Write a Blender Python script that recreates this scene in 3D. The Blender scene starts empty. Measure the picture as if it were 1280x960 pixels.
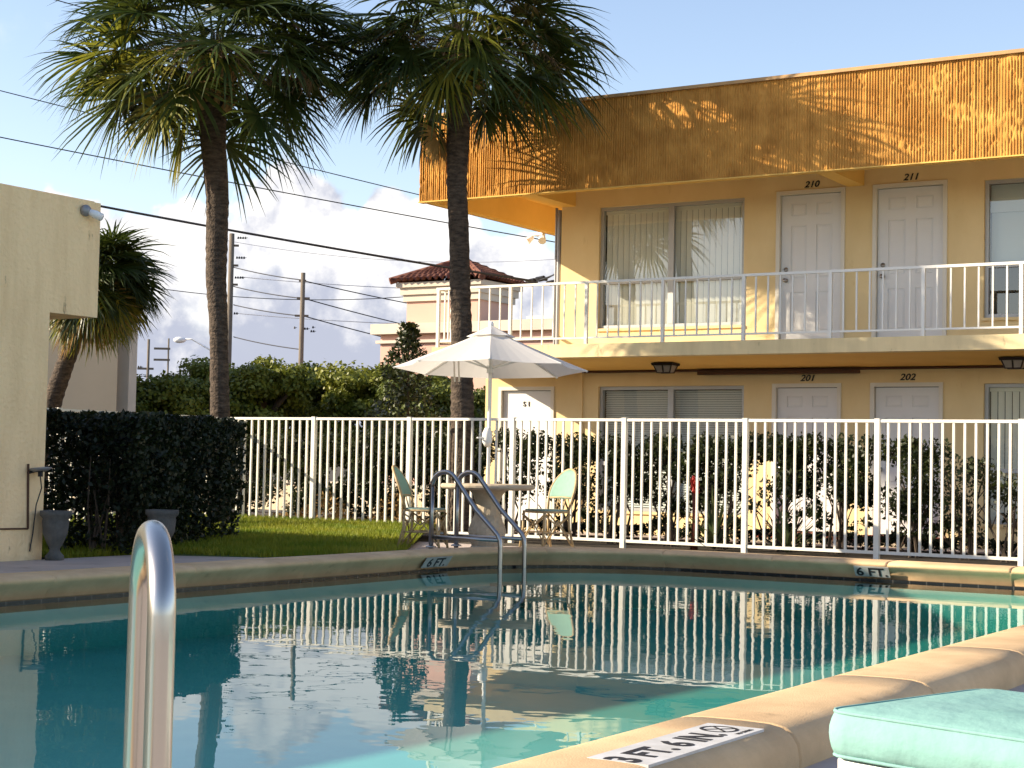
import bpy, bmesh, math, random
import numpy as np
from mathutils import Vector, Matrix
random.seed(7); rng = np.random.default_rng(7)
scn = bpy.context.scene
col = scn.collection
R = math.radians

# ------------------------------------------------------------------ camera
CR = np.array([0.851464, 0.524033, 0.019989]); CU = np.array([0.007736, -0.050664, 0.998686])
CW = np.array([-0.524357, 0.85019, 0.047193]); EYE = np.array([0, 0, 1.0]); FPX = 2100.0
cam = bpy.data.cameras.new('camera'); co = bpy.data.objects.new('camera', cam); col.objects.link(co)
cam.sensor_width = 36; cam.lens = 36 * FPX / 1280; cam.clip_start = .05; cam.clip_end = 3000
m = Matrix.Identity(4)
for i in range(3):
    m[i][0] = CR[i]; m[i][1] = CU[i]; m[i][2] = -CW[i]; m[i][3] = EYE[i]
co.matrix_world = m
scn.camera = co

def ray(x, y): return CR * (x - 640) / FPX - CU * (y - 480) / FPX + CW
def at(x, y, d): return EYE + ray(x, y) * d            # surveyed point at camera depth d
def atY(x, y, Y):
    q = ray(x, y); return EYE + q * (Y / q[1])
def atX(x, y, X):
    q = ray(x, y); return EYE + q * (X / q[0])
def atZ(x, y, Z):
    q = ray(x, y); return EYE + q * ((Z - 1) / q[2])

# ------------------------------------------------------------------ materials
def nn(t, typ, **kw):
    n = t.nodes.new(typ)
    for k, v in kw.items(): setattr(n, k, v)
    return n
MATS = {}
def mat(name, c, rough=.7, c2=None, nscale=3., ndet=6, spec=.3, metal=0., bump=0., bscale=80., bdist=.01, streak=None, trans=0., mixlo=.35, mixhi=.65):
    M = bpy.data.materials.new(name); M.use_nodes = True; t = M.node_tree; b = t.nodes['Principled BSDF']
    L = t.links.new
    b.inputs['Base Color'].default_value = (*c, 1); b.inputs['Roughness'].default_value = rough
    b.inputs['Metallic'].default_value = metal; b.inputs['Specular IOR Level'].default_value = spec
    tc = nn(t, 'ShaderNodeTexCoord')
    if c2 is not None:
        mp = nn(t, 'ShaderNodeMapping'); L(tc.outputs['Object'], mp.inputs[0])
        if streak: mp.inputs['Scale'].default_value = streak
        n = nn(t, 'ShaderNodeTexNoise'); n.inputs['Scale'].default_value = nscale; n.inputs['Detail'].default_value = ndet
        n.inputs['Roughness'].default_value = .6
        L(mp.outputs[0], n.inputs['Vector'])
        mr = nn(t, 'ShaderNodeMapRange'); mr.inputs[1].default_value = mixlo; mr.inputs[2].default_value = mixhi
        L(n.outputs[0], mr.inputs[0])
        mx = nn(t, 'ShaderNodeMix', data_type='RGBA'); mx.inputs[6].default_value = (*c, 1); mx.inputs[7].default_value = (*c2, 1)
        L(mr.outputs[0], mx.inputs[0]); L(mx.outputs[2], b.inputs['Base Color'])
    if bump > 0:
        n2 = nn(t, 'ShaderNodeTexNoise'); n2.inputs['Scale'].default_value = bscale; n2.inputs['Detail'].default_value = 5
        L(tc.outputs['Object'], n2.inputs['Vector'])
        bp = nn(t, 'ShaderNodeBump'); bp.inputs['Strength'].default_value = bump; bp.inputs['Distance'].default_value = bdist
        L(n2.outputs[0], bp.inputs['Height']); L(bp.outputs[0], b.inputs['Normal'])
    if trans > 0:
        out = t.nodes['Material Output']; tr = nn(t, 'ShaderNodeBsdfTranslucent'); ms = nn(t, 'ShaderNodeMixShader')
        ms.inputs[0].default_value = trans
        L(b.outputs[0], ms.inputs[1]); L(tr.outputs[0], ms.inputs[2]); L(ms.outputs[0], out.inputs[0])
        if c2 is not None: L(mx.outputs[2], tr.inputs['Color'])
        else: tr.inputs['Color'].default_value = (*c, 1)
    MATS[name] = M
    return M

mat('stucco_yellow', (.80, .63, .345), .85, (.73, .56, .29), 1.5, ndet=9, streak=(1, 1, .55), bump=.5, bscale=90, bdist=.006, spec=.15)
mat('stucco_slab', (.76, .61, .35), .85, (.58, .46, .26), 2.6, ndet=9, streak=(1.6, 1, .35), mixlo=.42, mixhi=.8, bump=.3, bscale=60, bdist=.006, spec=.15)
mat('stucco_cream', (.95, .70, .40), .9, (.80, .56, .30), 2.4, ndet=9, streak=(2.5, 2.5, .5), mixlo=.42, mixhi=.80, bump=.9, bscale=26, bdist=.016, spec=.15)
mat('fascia_rough', (.64, .325, .08), .9, (.42, .195, .045), 2.5, ndet=8, bump=.6, bscale=120, bdist=.01, spec=.1)
mat('fascia_cap', (.55, .33, .14), .7, (.42, .26, .12), 3)
mat('soffit_paint', (.80, .51, .14), .85, (.74, .46, .12), 2)
mat('door_white', (.74, .73, .70), .5, (.70, .69, .66), 1.5)
mat('trim_white', (.70, .66, .56), .55)
mat('fence_white', (.80, .77, .68), .45, (.72, .69, .60), 4.)
mat('rail_white', (.76, .74, .68), .5)
mat('alum', (.44, .44, .42), .5, metal=.5)
mat('blind', (.86, .83, .70), .7)
mat('blind_h', (.80, .80, .74), .7)
mat('curtain', (.50, .56, .54), .8)
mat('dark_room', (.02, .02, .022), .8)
mat('bronze', (.03, .02, .015), .4, metal=.5)
mat('brown_pipe', (.09, .045, .025), .6)
mat('lamp_glass', (.30, .26, .22), .3)
mat('black', (.015, .015, .018), .5)
mat('number_black', (.02, .018, .018), .5)
mat('brick', (.36, .10, .06), .8, (.25, .07, .05), 12)
mat('steel', (.50, .48, .45), .26, metal=1., bump=.05, bscale=300, bdist=.001)
mat('steel_old', (.36, .35, .34), .3, metal=1., bump=.05, bscale=200, bdist=.001)
mat('coping', (.70, .49, .275), .75, (.52, .35, .19), 2.6, ndet=12, bump=.6, bscale=150, bdist=.004, spec=.25)
mat('deck', (.50, .42, .37), .9, (.40, .34, .30), 2.0, ndet=8, bump=.4, bscale=70, bdist=.006)
mat('soil', (.05, .045, .032), .95, (.09, .07, .05), 3, bump=.6, bscale=20, bdist=.03)
mat('grass_base', (.06, .10, .015), .9, (.09, .12, .02), 6)
mat('grass', (.13, .195, .010), .6, (.31, .31, .03), 1.6, trans=.35)
mat('plaster', (.50, .72, .66), .8, (.44, .66, .60), 1.5)
mat('plate', (.58, .58, .58), .6, (.44, .43, .41), 7)
mat('plate_grey', (.46, .44, .40), .6, (.34, .32, .29), 9)  # greyer tone for the far plates
mat('bark_palm', (.034, .026, .020), .95, (.115, .085, .062), 9, streak=(1, 1, 3), bump=1., bscale=30, bdist=.03)
mat('bark', (.06, .045, .033), .9, (.10, .075, .055), 12)
mat('boots', (.22, .15, .07), .9, (.30, .20, .09), 6)
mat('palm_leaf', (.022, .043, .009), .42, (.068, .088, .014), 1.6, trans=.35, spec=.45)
mat('palm_old_sunlit', (.13, .155, .018), .5, (.25, .225, .03), 2.5, trans=.45)  # yellow-green of old leaves, also painted onto fronds to look sunlit
mat('palm_dead', (.38, .24, .08), .8, (.26, .15, .05), 3., trans=.3)
mat('palm_flower', (.24, .17, .11), .9)
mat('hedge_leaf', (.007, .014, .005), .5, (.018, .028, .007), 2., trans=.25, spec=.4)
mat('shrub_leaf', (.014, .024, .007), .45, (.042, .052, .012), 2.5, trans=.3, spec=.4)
mat('tree_leaf', (.09, .12, .015), .5, (.24, .24, .03), .55, trans=.25)
mat('tree_leaf_dark', (.055, .085, .016), .5, (.15, .165, .024), .8, trans=.25)
mat('yucca', (.05, .08, .03), .5, (.10, .11, .04), 4, trans=.2)
mat('red_flower', (.45, .03, .02), .6)
mat('red_stem', (.12, .03, .02), .6)
mat('canvas', (.80, .77, .72), .9, trans=.35)
mat('pole_white', (.78, .76, .72), .4)
mat('concrete_tbl', (.48, .40, .29), .85, (.38, .31, .22), 9, bump=.3, bscale=90, bdist=.004)
mat('urn', (.14, .135, .125), .9, (.07, .07, .065), 6, bump=.6, bscale=50, bdist=.01)
mat('rattan', (.52, .38, .20), .5, (.36, .25, .12), 14)
mat('mint', (.20, .35, .28), .7, (.18, .32, .255), 20)
mat('mint_dark', (.20, .30, .27), .6)
mat('aqua', (.225, .40, .37), .9, (.195, .365, .335), 5, bump=.4, bscale=9, bdist=.03, spec=.1)
mat('lounger_white', (.78, .77, .74), .4)
mat('pole_wood', (.13, .105, .08), .9, (.19, .16, .125), 6, streak=(6, 6, .5))
mat('wire', (.03, .03, .035), .6)
mat('wire_pale', (.55, .55, .58), .5)
mat('grey_metal', (.30, .30, .31), .5, metal=.5)
mat('lamp_white', (.80, .80, .80), .4)
mat('pink', (.62, .385, .30), .9, (.58, .36, .28), .6)
mat('pink_trim', (.60, .52, .42), .8, (.50, .43, .35), .8)
mat('roof_tile', (.11, .038, .024), .85, (.20, .085, .055), 2.5)
mat('far_cream', (.62, .50, .34), .9, (.58, .47, .32), 1)
mat('asphalt', (.06, .06, .058), .9, (.08, .078, .075), 3)

def marks(name, scale, stretch, lo, hi, col_, amount):
    t = MATS[name].node_tree; L = t.links.new; b = t.nodes['Principled BSDF']; src = b.inputs['Base Color'].links[0].from_socket
    tc = nn(t, 'ShaderNodeTexCoord'); mp = nn(t, 'ShaderNodeMapping'); mp.inputs['Scale'].default_value = stretch; L(tc.outputs['Object'], mp.inputs[0])
    n = nn(t, 'ShaderNodeTexNoise'); n.inputs['Scale'].default_value = scale; n.inputs['Detail'].default_value = 6; n.inputs['Roughness'].default_value = .65; L(mp.outputs[0], n.inputs['Vector'])
    mr = nn(t, 'ShaderNodeMapRange'); mr.inputs[1].default_value = lo; mr.inputs[2].default_value = hi; mr.inputs[4].default_value = amount; L(n.outputs[0], mr.inputs[0])
    mx = nn(t, 'ShaderNodeMix', data_type='RGBA'); L(mr.outputs[0], mx.inputs[0]); L(src, mx.inputs[6]); mx.inputs[7].default_value = (*col_, 1); L(mx.outputs[2], b.inputs['Base Color'])
marks('stucco_cream', 5., (1.6, 1.6, .55), .64, .70, (.28, .20, .12), .7)
marks('coping', 6., (1, 1, 1), .62, .72, (.26, .18, .10), .45)
marks('stucco_slab', 5., (1.2, 1, .5), .62, .70, (.24, .18, .11), .5)
marks('stucco_yellow', 3., (1.2, 1, .4), .64, .74, (.50, .34, .14), .5)
marks('deck', 5., (1, 1, 1), .60, .70, (.18, .15, .13), .5)
def tile_mat():
    M = mat('tile', (.012, .014, .016), .15)
    t = M.node_tree; L = t.links.new; b = t.nodes['Principled BSDF']
    tc = nn(t, 'ShaderNodeTexCoord'); sx = nn(t, 'ShaderNodeSeparateXYZ'); L(tc.outputs['Object'], sx.inputs[0])
    ad = nn(t, 'ShaderNodeMath', operation='ADD'); L(sx.outputs[0], ad.inputs[0]); L(sx.outputs[1], ad.inputs[1])
    dv = nn(t, 'ShaderNodeMath', operation='DIVIDE'); L(ad.outputs[0], dv.inputs[0]); dv.inputs[1].default_value = .155
    fr = nn(t, 'ShaderNodeMath', operation='FRACT'); L(dv.outputs[0], fr.inputs[0])
    gt = nn(t, 'ShaderNodeMath', operation='LESS_THAN'); L(fr.outputs[0], gt.inputs[0]); gt.inputs[1].default_value = .06
    mx = nn(t, 'ShaderNodeMix', data_type='RGBA'); mx.inputs[6].default_value = (.012, .014, .016, 1); mx.inputs[7].default_value = (.07, .065, .06, 1)
    L(gt.outputs[0], mx.inputs[0]); L(mx.outputs[2], b.inputs['Base Color'])
tile_mat()

def two_sided_fresnel(t, ior):
    # unrefracted sheet: the same reflectance from both faces
    g = nn(t, 'ShaderNodeNewGeometry'); mr = nn(t, 'ShaderNodeMapRange'); mr.inputs[3].default_value = ior; mr.inputs[4].default_value = 1 / ior
    t.links.new(g.outputs['Backfacing'], mr.inputs[0]); fr = nn(t, 'ShaderNodeFresnel'); t.links.new(mr.outputs[0], fr.inputs[0]); return fr
def glass_mat():
    M = bpy.data.materials.new('window_glass'); M.use_nodes = True; t = M.node_tree; L = t.links.new
    t.nodes.remove(t.nodes['Principled BSDF']); out = t.nodes['Material Output']
    tr = nn(t, 'ShaderNodeBsdfTransparent'); tr.inputs[0].default_value = (.93, .96, .95, 1)
    gl = nn(t, 'ShaderNodeBsdfGlossy'); gl.inputs['Roughness'].default_value = .01; gl.inputs['Color'].default_value = (1, 1, 1, 1)
    fr = two_sided_fresnel(t, 2.0)
    ms = nn(t, 'ShaderNodeMixShader'); L(fr.outputs[0], ms.inputs[0]); L(tr.outputs[0], ms.inputs[1]); L(gl.outputs[0], ms.inputs[2]); L(ms.outputs[0], out.inputs[0])
    MATS['glass'] = M
glass_mat()

def water_mat():
    M = bpy.data.materials.new('pool_water'); M.use_nodes = True; t = M.node_tree; L = t.links.new
    t.nodes.remove(t.nodes['Principled BSDF']); out = t.nodes['Material Output']
    tr = nn(t, 'ShaderNodeBsdfTransparent')
    gl = nn(t, 'ShaderNodeBsdfGlossy'); gl.inputs['Roughness'].default_value = .004
    fr = two_sided_fresnel(t, 1.33)
    tc = nn(t, 'ShaderNodeTexCoord')
    mp = nn(t, 'ShaderNodeMapping'); mp.inputs['Scale'].default_value = (1, 1, 1); L(tc.outputs['Object'], mp.inputs[0])
    n1 = nn(t, 'ShaderNodeTexNoise'); n1.inputs['Scale'].default_value = 3.2; n1.inputs['Detail'].default_value = 2.; L(mp.outputs[0], n1.inputs['Vector'])
    n2 = nn(t, 'ShaderNodeTexNoise'); n2.inputs['Scale'].default_value = .7; n2.inputs['Detail'].default_value = 1.; L(mp.outputs[0], n2.inputs['Vector'])
    mul = nn(t, 'ShaderNodeMath', operation='MULTIPLY'); L(n1.outputs[0], mul.inputs[0]); L(n2.outputs[0], mul.inputs[1])
    bp = nn(t, 'ShaderNodeBump'); bp.inputs['Strength'].default_value = 1.; bp.inputs['Distance'].default_value = .0022
    L(mul.outputs[0], bp.inputs['Height'])
    L(bp.outputs[0], gl.inputs['Normal']); L(bp.outputs[0], fr.inputs['Normal'])
    ms = nn(t, 'ShaderNodeMixShader'); L(fr.outputs[0], ms.inputs[0]); L(tr.outputs[0], ms.inputs[1]); L(gl.outputs[0], ms.inputs[2]); L(ms.outputs[0], out.inputs[0])
    va = nn(t, 'ShaderNodeVolumeAbsorption'); va.inputs['Color'].default_value = (.03, .70, .66, 1); va.inputs['Density'].default_value = .62
    L(va.outputs[0], out.inputs['Volume'])
    MATS['water'] = M
water_mat()

# ------------------------------------------------------------------ builders
def worldloc(p):
    L = Vector((0, 0, 0))
    while p is not None: L += p.location; p = p.parent
    return L

class MB:
    def __init__(s): s.v = []; s.f = []; s.mi = []; s.m = 0
    def add(s, vs, fs):
        o = len(s.v); s.v += [tuple(map(float, p)) for p in vs]; s.f += [tuple(i + o for i in f) for f in fs]; s.mi += [s.m] * len(fs)
    def box(s, a, b):
        x0, y0, z0 = a; x1, y1, z1 = b
        s.add([(x0, y0, z0), (x1, y0, z0), (x1, y1, z0), (x0, y1, z0), (x0, y0, z1), (x1, y0, z1), (x1, y1, z1), (x0, y1, z1)],
              [(0, 3, 2, 1), (4, 5, 6, 7), (0, 1, 5, 4), (1, 2, 6, 5), (2, 3, 7, 6), (3, 0, 4, 7)])
    def bar(s, a, b, w, h, up=(0, 0, 1)):
        a = Vector(a); b = Vector(b); d = (b - a).normalized(); u = Vector(up)
        x = d.cross(u)
        if x.length < 1e-4: x = d.cross(Vector((1, 0, 0)))
        x.normalize(); y = x.cross(d); x *= w / 2; y *= h / 2
        s.add([a - x - y, a + x - y, a + x + y, a - x + y, b - x - y, b + x - y, b + x + y, b - x + y],
              [(0, 1, 2, 3), (7, 6, 5, 4), (0, 4, 5, 1), (1, 5, 6, 2), (2, 6, 7, 3), (3, 7, 4, 0)])
    def tube(s, pts, r, n=8, cap=True):
        pts = [Vector(p) for p in pts]; rs = r if hasattr(r, '__len__') else [r] * len(pts)
        prev = None; vs = []; fs = []
        for i, p in enumerate(pts):
            d = (pts[min(i + 1, len(pts) - 1)] - pts[max(i - 1, 0)]).normalized()
            if prev is None:
                x = d.orthogonal().normalized()
            else:
                x = (prev - d * prev.dot(d))
                x = x.normalized() if x.length > 1e-5 else d.orthogonal().normalized()
            prev = x; y = d.cross(x)
            for k in range(n):
                a = 2 * math.pi * k / n; vs.append(p + (x * math.cos(a) + y * math.sin(a)) * rs[i])
        for i in range(len(pts) - 1):
            for k in range(n):
                k2 = (k + 1) % n; fs.append((i * n + k, i * n + k2, (i + 1) * n + k2, (i + 1) * n + k))
        if cap:
            fs.append(tuple(range(n))[::-1]); fs.append(tuple((len(pts) - 1) * n + k for k in range(n)))
        s.add(vs, fs)
    def lathe(s, prof, c, n=24, mod=None):
        vs = []; fs = []
        for i, (r, z) in enumerate(prof):
            for k in range(n):
                a = 2 * math.pi * k / n; rr = r * (mod(a, z) if mod else 1)
                vs.append((c[0] + rr * math.cos(a), c[1] + rr * math.sin(a), c[2] + z))
        for i in range(len(prof) - 1):
            for k in range(n):
                k2 = (k + 1) % n; fs.append((i * n + k, i * n + k2, (i + 1) * n + k2, (i + 1) * n + k))
        fs.append(tuple(range(n))[::-1]); fs.append(tuple((len(prof) - 1) * n + k for k in range(n)))
        s.add(vs, fs)
    def build(s, name, mats, parent=None, smooth=False, bevel=0, recalc=False):
        me = bpy.data.meshes.new(name)
        L = worldloc(parent) if parent is not None else Vector((0, 0, 0))
        L = (L.x, L.y, L.z)
        me.from_pydata([(p[0] - L[0], p[1] - L[1], p[2] - L[2]) for p in s.v], [], s.f)
        if isinstance(mats, str): mats = [mats]
        for k in mats: me.materials.append(MATS[k])
        if len(mats) > 1: me.polygons.foreach_set('material_index', s.mi)
        if smooth: me.polygons.foreach_set('use_smooth', [True] * len(me.polygons))
        if recalc:
            bm = bmesh.new(); bm.from_mesh(me); bmesh.ops.recalc_face_normals(bm, faces=bm.faces); bm.to_mesh(me); bm.free()
        me.update()
        o = bpy.data.objects.new(name, me); col.objects.link(o)
        if parent is not None: o.parent = parent
        if bevel:
            b = o.modifiers.new('bevel', 'BEVEL'); b.width = bevel; b.segments = 2; b.limit_method = 'ANGLE'
        return o

def tag(o, label, cat, group=None):
    o['label'] = label; o['category'] = cat
    if group: o['group'] = group
    return o
def thing(name, label, cat, loc, group=None):
    o = bpy.data.objects.new(name, None); col.objects.link(o); o.location = Vector(tuple(map(float, loc))); o.empty_display_size = .1
    return tag(o, label, cat, group)
def struct(o, kind='structure'): o['kind'] = kind; return o

def np_mesh(name, V, F, mats, parent=None, mi=None, smooth=False):
    L = np.array(worldloc(parent)) if parent is not None else np.zeros(3)
    V = V - L
    me = bpy.data.meshes.new(name); nf, k = F.shape
    me.vertices.add(len(V)); me.vertices.foreach_set('co', V.astype(np.float32).ravel())
    me.loops.add(nf * k); me.loops.foreach_set('vertex_index', F.astype(np.int32).ravel())
    me.polygons.add(nf); me.polygons.foreach_set('loop_start', np.arange(0, nf * k, k, dtype=np.int32))
    me.polygons.foreach_set('loop_total', np.full(nf, k, dtype=np.int32))
    if isinstance(mats, str): mats = [mats]
    for q in mats: me.materials.append(MATS[q])
    if mi is not None: me.polygons.foreach_set('material_index', mi.astype(np.int32))
    if smooth: me.polygons.foreach_set('use_smooth', np.ones(nf, dtype=bool))
    me.update(calc_edges=True); me.validate()
    o = bpy.data.objects.new(name, me); col.objects.link(o)
    if parent is not None: o.parent = parent
    return o

def leaf_quads(P, size, N=None, aspect=.55, jitter=.9):
    """rhombic leaves at points P (n,3); N preferred normal"""
    n = len(P); d = rng.normal(size=(n, 3))
    if N is not None: d = d * jitter + N
    d /= np.linalg.norm(d, axis=1)[:, None]
    t = np.cross(d, rng.normal(size=(n, 3))); t /= np.linalg.norm(t, axis=1)[:, None]
    b = np.cross(d, t)
    s = (size * rng.uniform(.65, 1.3, n))[:, None]
    V = np.empty((n, 4, 3)); V[:, 0] = P - t * s * .5; V[:, 1] = P + b * s * aspect * .5; V[:, 2] = P + t * s * .5 + d * s * .08; V[:, 3] = P - b * s * aspect * .5
    return V.reshape(-1, 3), np.arange(n * 4).reshape(n, 4)

def text_geo(s, size, shear=0., bold=0., extr=.004):
    cu = bpy.data.curves.new('t', 'FONT'); cu.body = s; cu.size = size; cu.shear = shear; cu.offset = bold; cu.extrude = extr
    cu.align_x = 'CENTER'; cu.resolution_u = 3
    o = bpy.data.objects.new('t', cu); col.objects.link(o)
    dg = bpy.context.evaluated_depsgraph_get(); me = bpy.data.meshes.new_from_object(o.evaluated_get(dg))
    vs = [tuple(v.co) for v in me.vertices]; fs = [tuple(p.vertices) for p in me.polygons]
    bpy.data.objects.remove(o); bpy.data.curves.remove(cu); bpy.data.meshes.remove(me)
    return vs, fs
def text_on(mb, s, size, o, u, v, n, **kw):
    vs, fs = text_geo(s, size, **kw); o = Vector(o); u = Vector(u); v = Vector(v); n = Vector(n)
    mb.add([o + u * p[0] + v * p[1] + n * p[2] for p in vs], fs)

# ------------------------------------------------------------------ world + sun
SUNH = Vector((.84, .543, 0)).normalized(); TAN = .445; ELEV = math.atan(TAN)
sun_from = Vector((-SUNH.x, -SUNH.y, TAN)).normalized()
W = bpy.data.worlds.new('World'); scn.world = W; W.use_nodes = True
def make_world():
    t = W.node_tree; L = t.links.new; bg = t.nodes['Background']
    sky = nn(t, 'ShaderNodeTexSky', sky_type='NISHITA'); sky.sun_disc = False
    sky.sun_elevation = ELEV; sky.sun_rotation = math.atan2(sun_from.x, sun_from.y)
    sky.air_density = 1.0; sky.dust_density = .6; sky.ozone_density = 1.6
    tc = nn(t, 'ShaderNodeTexCoord'); sx = nn(t, 'ShaderNodeSeparateXYZ'); L(tc.outputs['Generated'], sx.inputs[0])
    def M(op, a, b=None):
        n = nn(t, 'ShaderNodeMath', operation=op)
        for i, q in enumerate((a, b)):
            if q is None: continue
            if isinstance(q, (int, float)): n.inputs[i].default_value = q
            else: L(q, n.inputs[i])
        return n.outputs[0]
    az = M('ARCTAN2', sx.outputs[0], sx.outputs[1])             # 0 = +Y, positive to +X
    el = M('ARCSINE', sx.outputs[2])
    # cumulus outline: elevation of the cloud tops against azimuth
    def azel(px, py):
        q = ray(px, py); q = q / np.linalg.norm(q); return math.atan2(q[0], q[1]), math.asin(q[2])
    prof = [(-500, 330), (-250, 300), (-60, 262), (0, 244), (60, 254), (140, 252), (190, 260), (235, 244), (290, 236), (340, 210), (375, 200), (420, 214), (450, 238), (470, 212), (510, 224), (560, 250), (600, 268), (650, 290), (700, 300), (800, 330), (1100, 420), (1500, 470), (2200, 500)]
    pts = [azel(*q) for q in prof]
    a0, a1 = -2.2, .6
    u = nn(t, 'ShaderNodeMapRange'); u.inputs[1].default_value = a0; u.inputs[2].default_value = a1; L(az, u.inputs[0])
    fc = nn(t, 'ShaderNodeFloatCurve'); cv = fc.mapping.curves[0]
    pp = [((a - a0) / (a1 - a0), e * 2.) for a, e in pts]
    pp = [(0, .10)] + pp + [(1, .05)]
    cv.points[0].location = pp[0]; cv.points[1].location = pp[-1]
    for q in pp[1:-1]: cv.points.new(*q)
    fc.mapping.update(); L(u.outputs[0], fc.inputs['Value'])
    top = M('DIVIDE', fc.outputs[0], 2.)
    dirn = tc.outputs['Generated']
    def noise(sc, det, rough=.55, off=0.):
        mp = nn(t, 'ShaderNodeMapping'); mp.inputs['Location'].default_value = (off, off * .7, off * .3); L(dirn, mp.inputs[0])
        n = nn(t, 'ShaderNodeTexNoise'); n.inputs['Scale'].default_value = sc; n.inputs['Detail'].default_value = det; n.inputs['Roughness'].default_value = rough
        L(mp.outputs[0], n.inputs['Vector']); return n.outputs[0]
    def vor(sc, off=0.):
        mp = nn(t, 'ShaderNodeMapping'); mp.inputs['Location'].default_value = (off, off, off); L(dirn, mp.inputs[0])
        wob = nn(t, 'ShaderNodeTexNoise'); wob.inputs['Scale'].default_value = sc * 1.6; wob.inputs['Detail'].default_value = 4
        L(mp.outputs[0], wob.inputs['Vector'])
        ad = nn(t, 'ShaderNodeVectorMath', operation='MULTIPLY_ADD'); L(wob.outputs['Color'], ad.inputs[0]); ad.inputs[1].default_value = (.6 / sc,) * 3; L(mp.outputs[0], ad.inputs[2])
        n = nn(t, 'ShaderNodeTexVoronoi', feature='SMOOTH_F1'); n.inputs['Scale'].default_value = sc; n.inputs['Smoothness'].default_value = .4
        L(ad.outputs[0], n.inputs['Vector']); return n.outputs['Distance']
    v1 = vor(26.); v2 = vor(70., 3.); n1 = noise(30., 8)
    bil = M('ADD', M('MULTIPLY', M('SUBTRACT', .42, v1), .030), M('ADD', M('MULTIPLY', M('SUBTRACT', .42, v2), .012), M('MULTIPLY', M('SUBTRACT', n1, .5), .036)))
    d = M('ADD', M('SUBTRACT', top, el), bil)                    # >0 inside the bank
    mk = nn(t, 'ShaderNodeMapRange', interpolation_type='SMOOTHSTEP'); mk.inputs[1].default_value = -.0015; mk.inputs[2].default_value = .006; L(d, mk.inputs[0])
    # soft holes in the bank, thin wisps above it
    gap = nn(t, 'ShaderNodeMapRange', interpolation_type='SMOOTHSTEP'); gap.inputs[1].default_value = .36; gap.inputs[2].default_value = .52
    L(noise(9., 4, .5, 5.), gap.inputs[0])
    lowd = nn(t, 'ShaderNodeMapRange', interpolation_type='SMOOTHSTEP'); lowd.inputs[1].default_value = .03; lowd.inputs[2].default_value = .10; L(d, lowd.inputs[0])
    hole = M('MULTIPLY', M('MULTIPLY', M('SUBTRACT', 1., gap.outputs[0]), lowd.outputs[0]), .35)
    mask = M('MULTIPLY', mk.outputs[0], M('SUBTRACT', 1., hole))
    wis = nn(t, 'ShaderNodeMapRange', interpolation_type='SMOOTHSTEP'); wis.inputs[1].default_value = .60; wis.inputs[2].default_value = .80
    L(noise(5.5, 7, .6, 11.), wis.inputs[0])
    mask = M('MAXIMUM', mask, M('MULTIPLY', wis.outputs[0], .5))
    # shading of the cloud: bright tops, lavender grey bellies
    sh = M('ADD', M('MULTIPLY', v1, .55), M('ADD', M('MULTIPLY', v2, .35), M('MULTIPLY', M('SUBTRACT', noise(16., 9, .62, 2.), .5), 2.2)))
    sh = M('ADD', sh, M('MULTIPLY', d, 3.2))
    sm = nn(t, 'ShaderNodeMapRange', interpolation_type='SMOOTHSTEP'); sm.inputs[1].default_value = .30; sm.inputs[2].default_value = .86; L(sh, sm.inputs[0])
    cc = nn(t, 'ShaderNodeMix', data_type='RGBA'); cc.inputs[6].default_value = (4.5, 4.38, 4.25, 1); cc.inputs[7].default_value = (2.05, 2.18, 2.65, 1)
    L(sm.outputs[0], cc.inputs[0])
    mx = nn(t, 'ShaderNodeMix', data_type='RGBA'); L(mask, mx.inputs[0]); tint = nn(t, 'ShaderNodeMix', data_type='RGBA', blend_type='MULTIPLY'); tint.inputs[0].default_value = 1.; tint.inputs[7].default_value = (1.02, .90, .87, 1); L(sky.outputs[0], tint.inputs[6]); L(tint.outputs[2], mx.inputs[6]); L(cc.outputs[2], mx.inputs[7])
    L(mx.outputs[2], bg.inputs['Color']); bg.inputs['Strength'].default_value = .122
make_world()
sl = bpy.data.lights.new('sun', 'SUN'); sl.energy = 4.8; sl.angle = R(.5); sl.color = (1., .86, .66)
so = bpy.data.objects.new('sun', sl); col.objects.link(so)
so.rotation_euler = (-sun_from).to_track_quat('-Z', 'Y').to_euler(); so.location = (-20, -20, 30)
vs = scn.view_settings; vs.view_transform = 'Standard'; vs.look = 'None'; vs.exposure = 1.2; vs.gamma = 1; vs.use_curve_mapping = False
scn.cycles.use_denoising = True; scn.cycles.max_bounces = 10; scn.cycles.transparent_max_bounces = 16
scn.cycles.caustics_reflective = False; scn.cycles.caustics_refractive = False

# ------------------------------------------------------------------ pool, coping, deck, ground
PX0, PX1, PY0, PY1 = -8.72, -2.43, -6.0, 14.82
def outline():
    pts = []; 
    def arc(cx, cy, r, a0, a1, n):
        for k in range(n + 1):
            a = R(a0 + (a1 - a0) * k / n); pts.append((cx + r * math.cos(a), cy + r * math.sin(a), math.cos(a), math.sin(a)))
    def seg(x0, y0, x1, y1, nx, ny):
        l = math.hypot(x1 - x0, y1 - y0); n = int(l / .35)
        for k in range(1, n): pts.append((x0 + (x1 - x0) * k / n, y0 + (y1 - y0) * k / n, nx, ny))
    r1, r2 = 1.75, 1.2
    arc(PX0 + r1, PY1 - r1, r1, 180, 90, 14); seg(PX0 + r1, PY1, PX1 - r2, PY1, 0, 1)
    arc(PX1 - r2, PY1 - r2, r2, 90, 0, 10); seg(PX1, PY1 - r2, PX1, PY0 + r2, 1, 0)
    arc(PX1 - r2, PY0 + r2, r2, 0, -90, 8); seg(PX1 - r2, PY0, PX0 + r2, PY0, 0, -1)
    arc(PX0 + r2, PY0 + r2, r2, -90, -180, 8); seg(PX0, PY0 + r2, PX0, PY1 - r1, -1, 0)
    return pts
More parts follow.
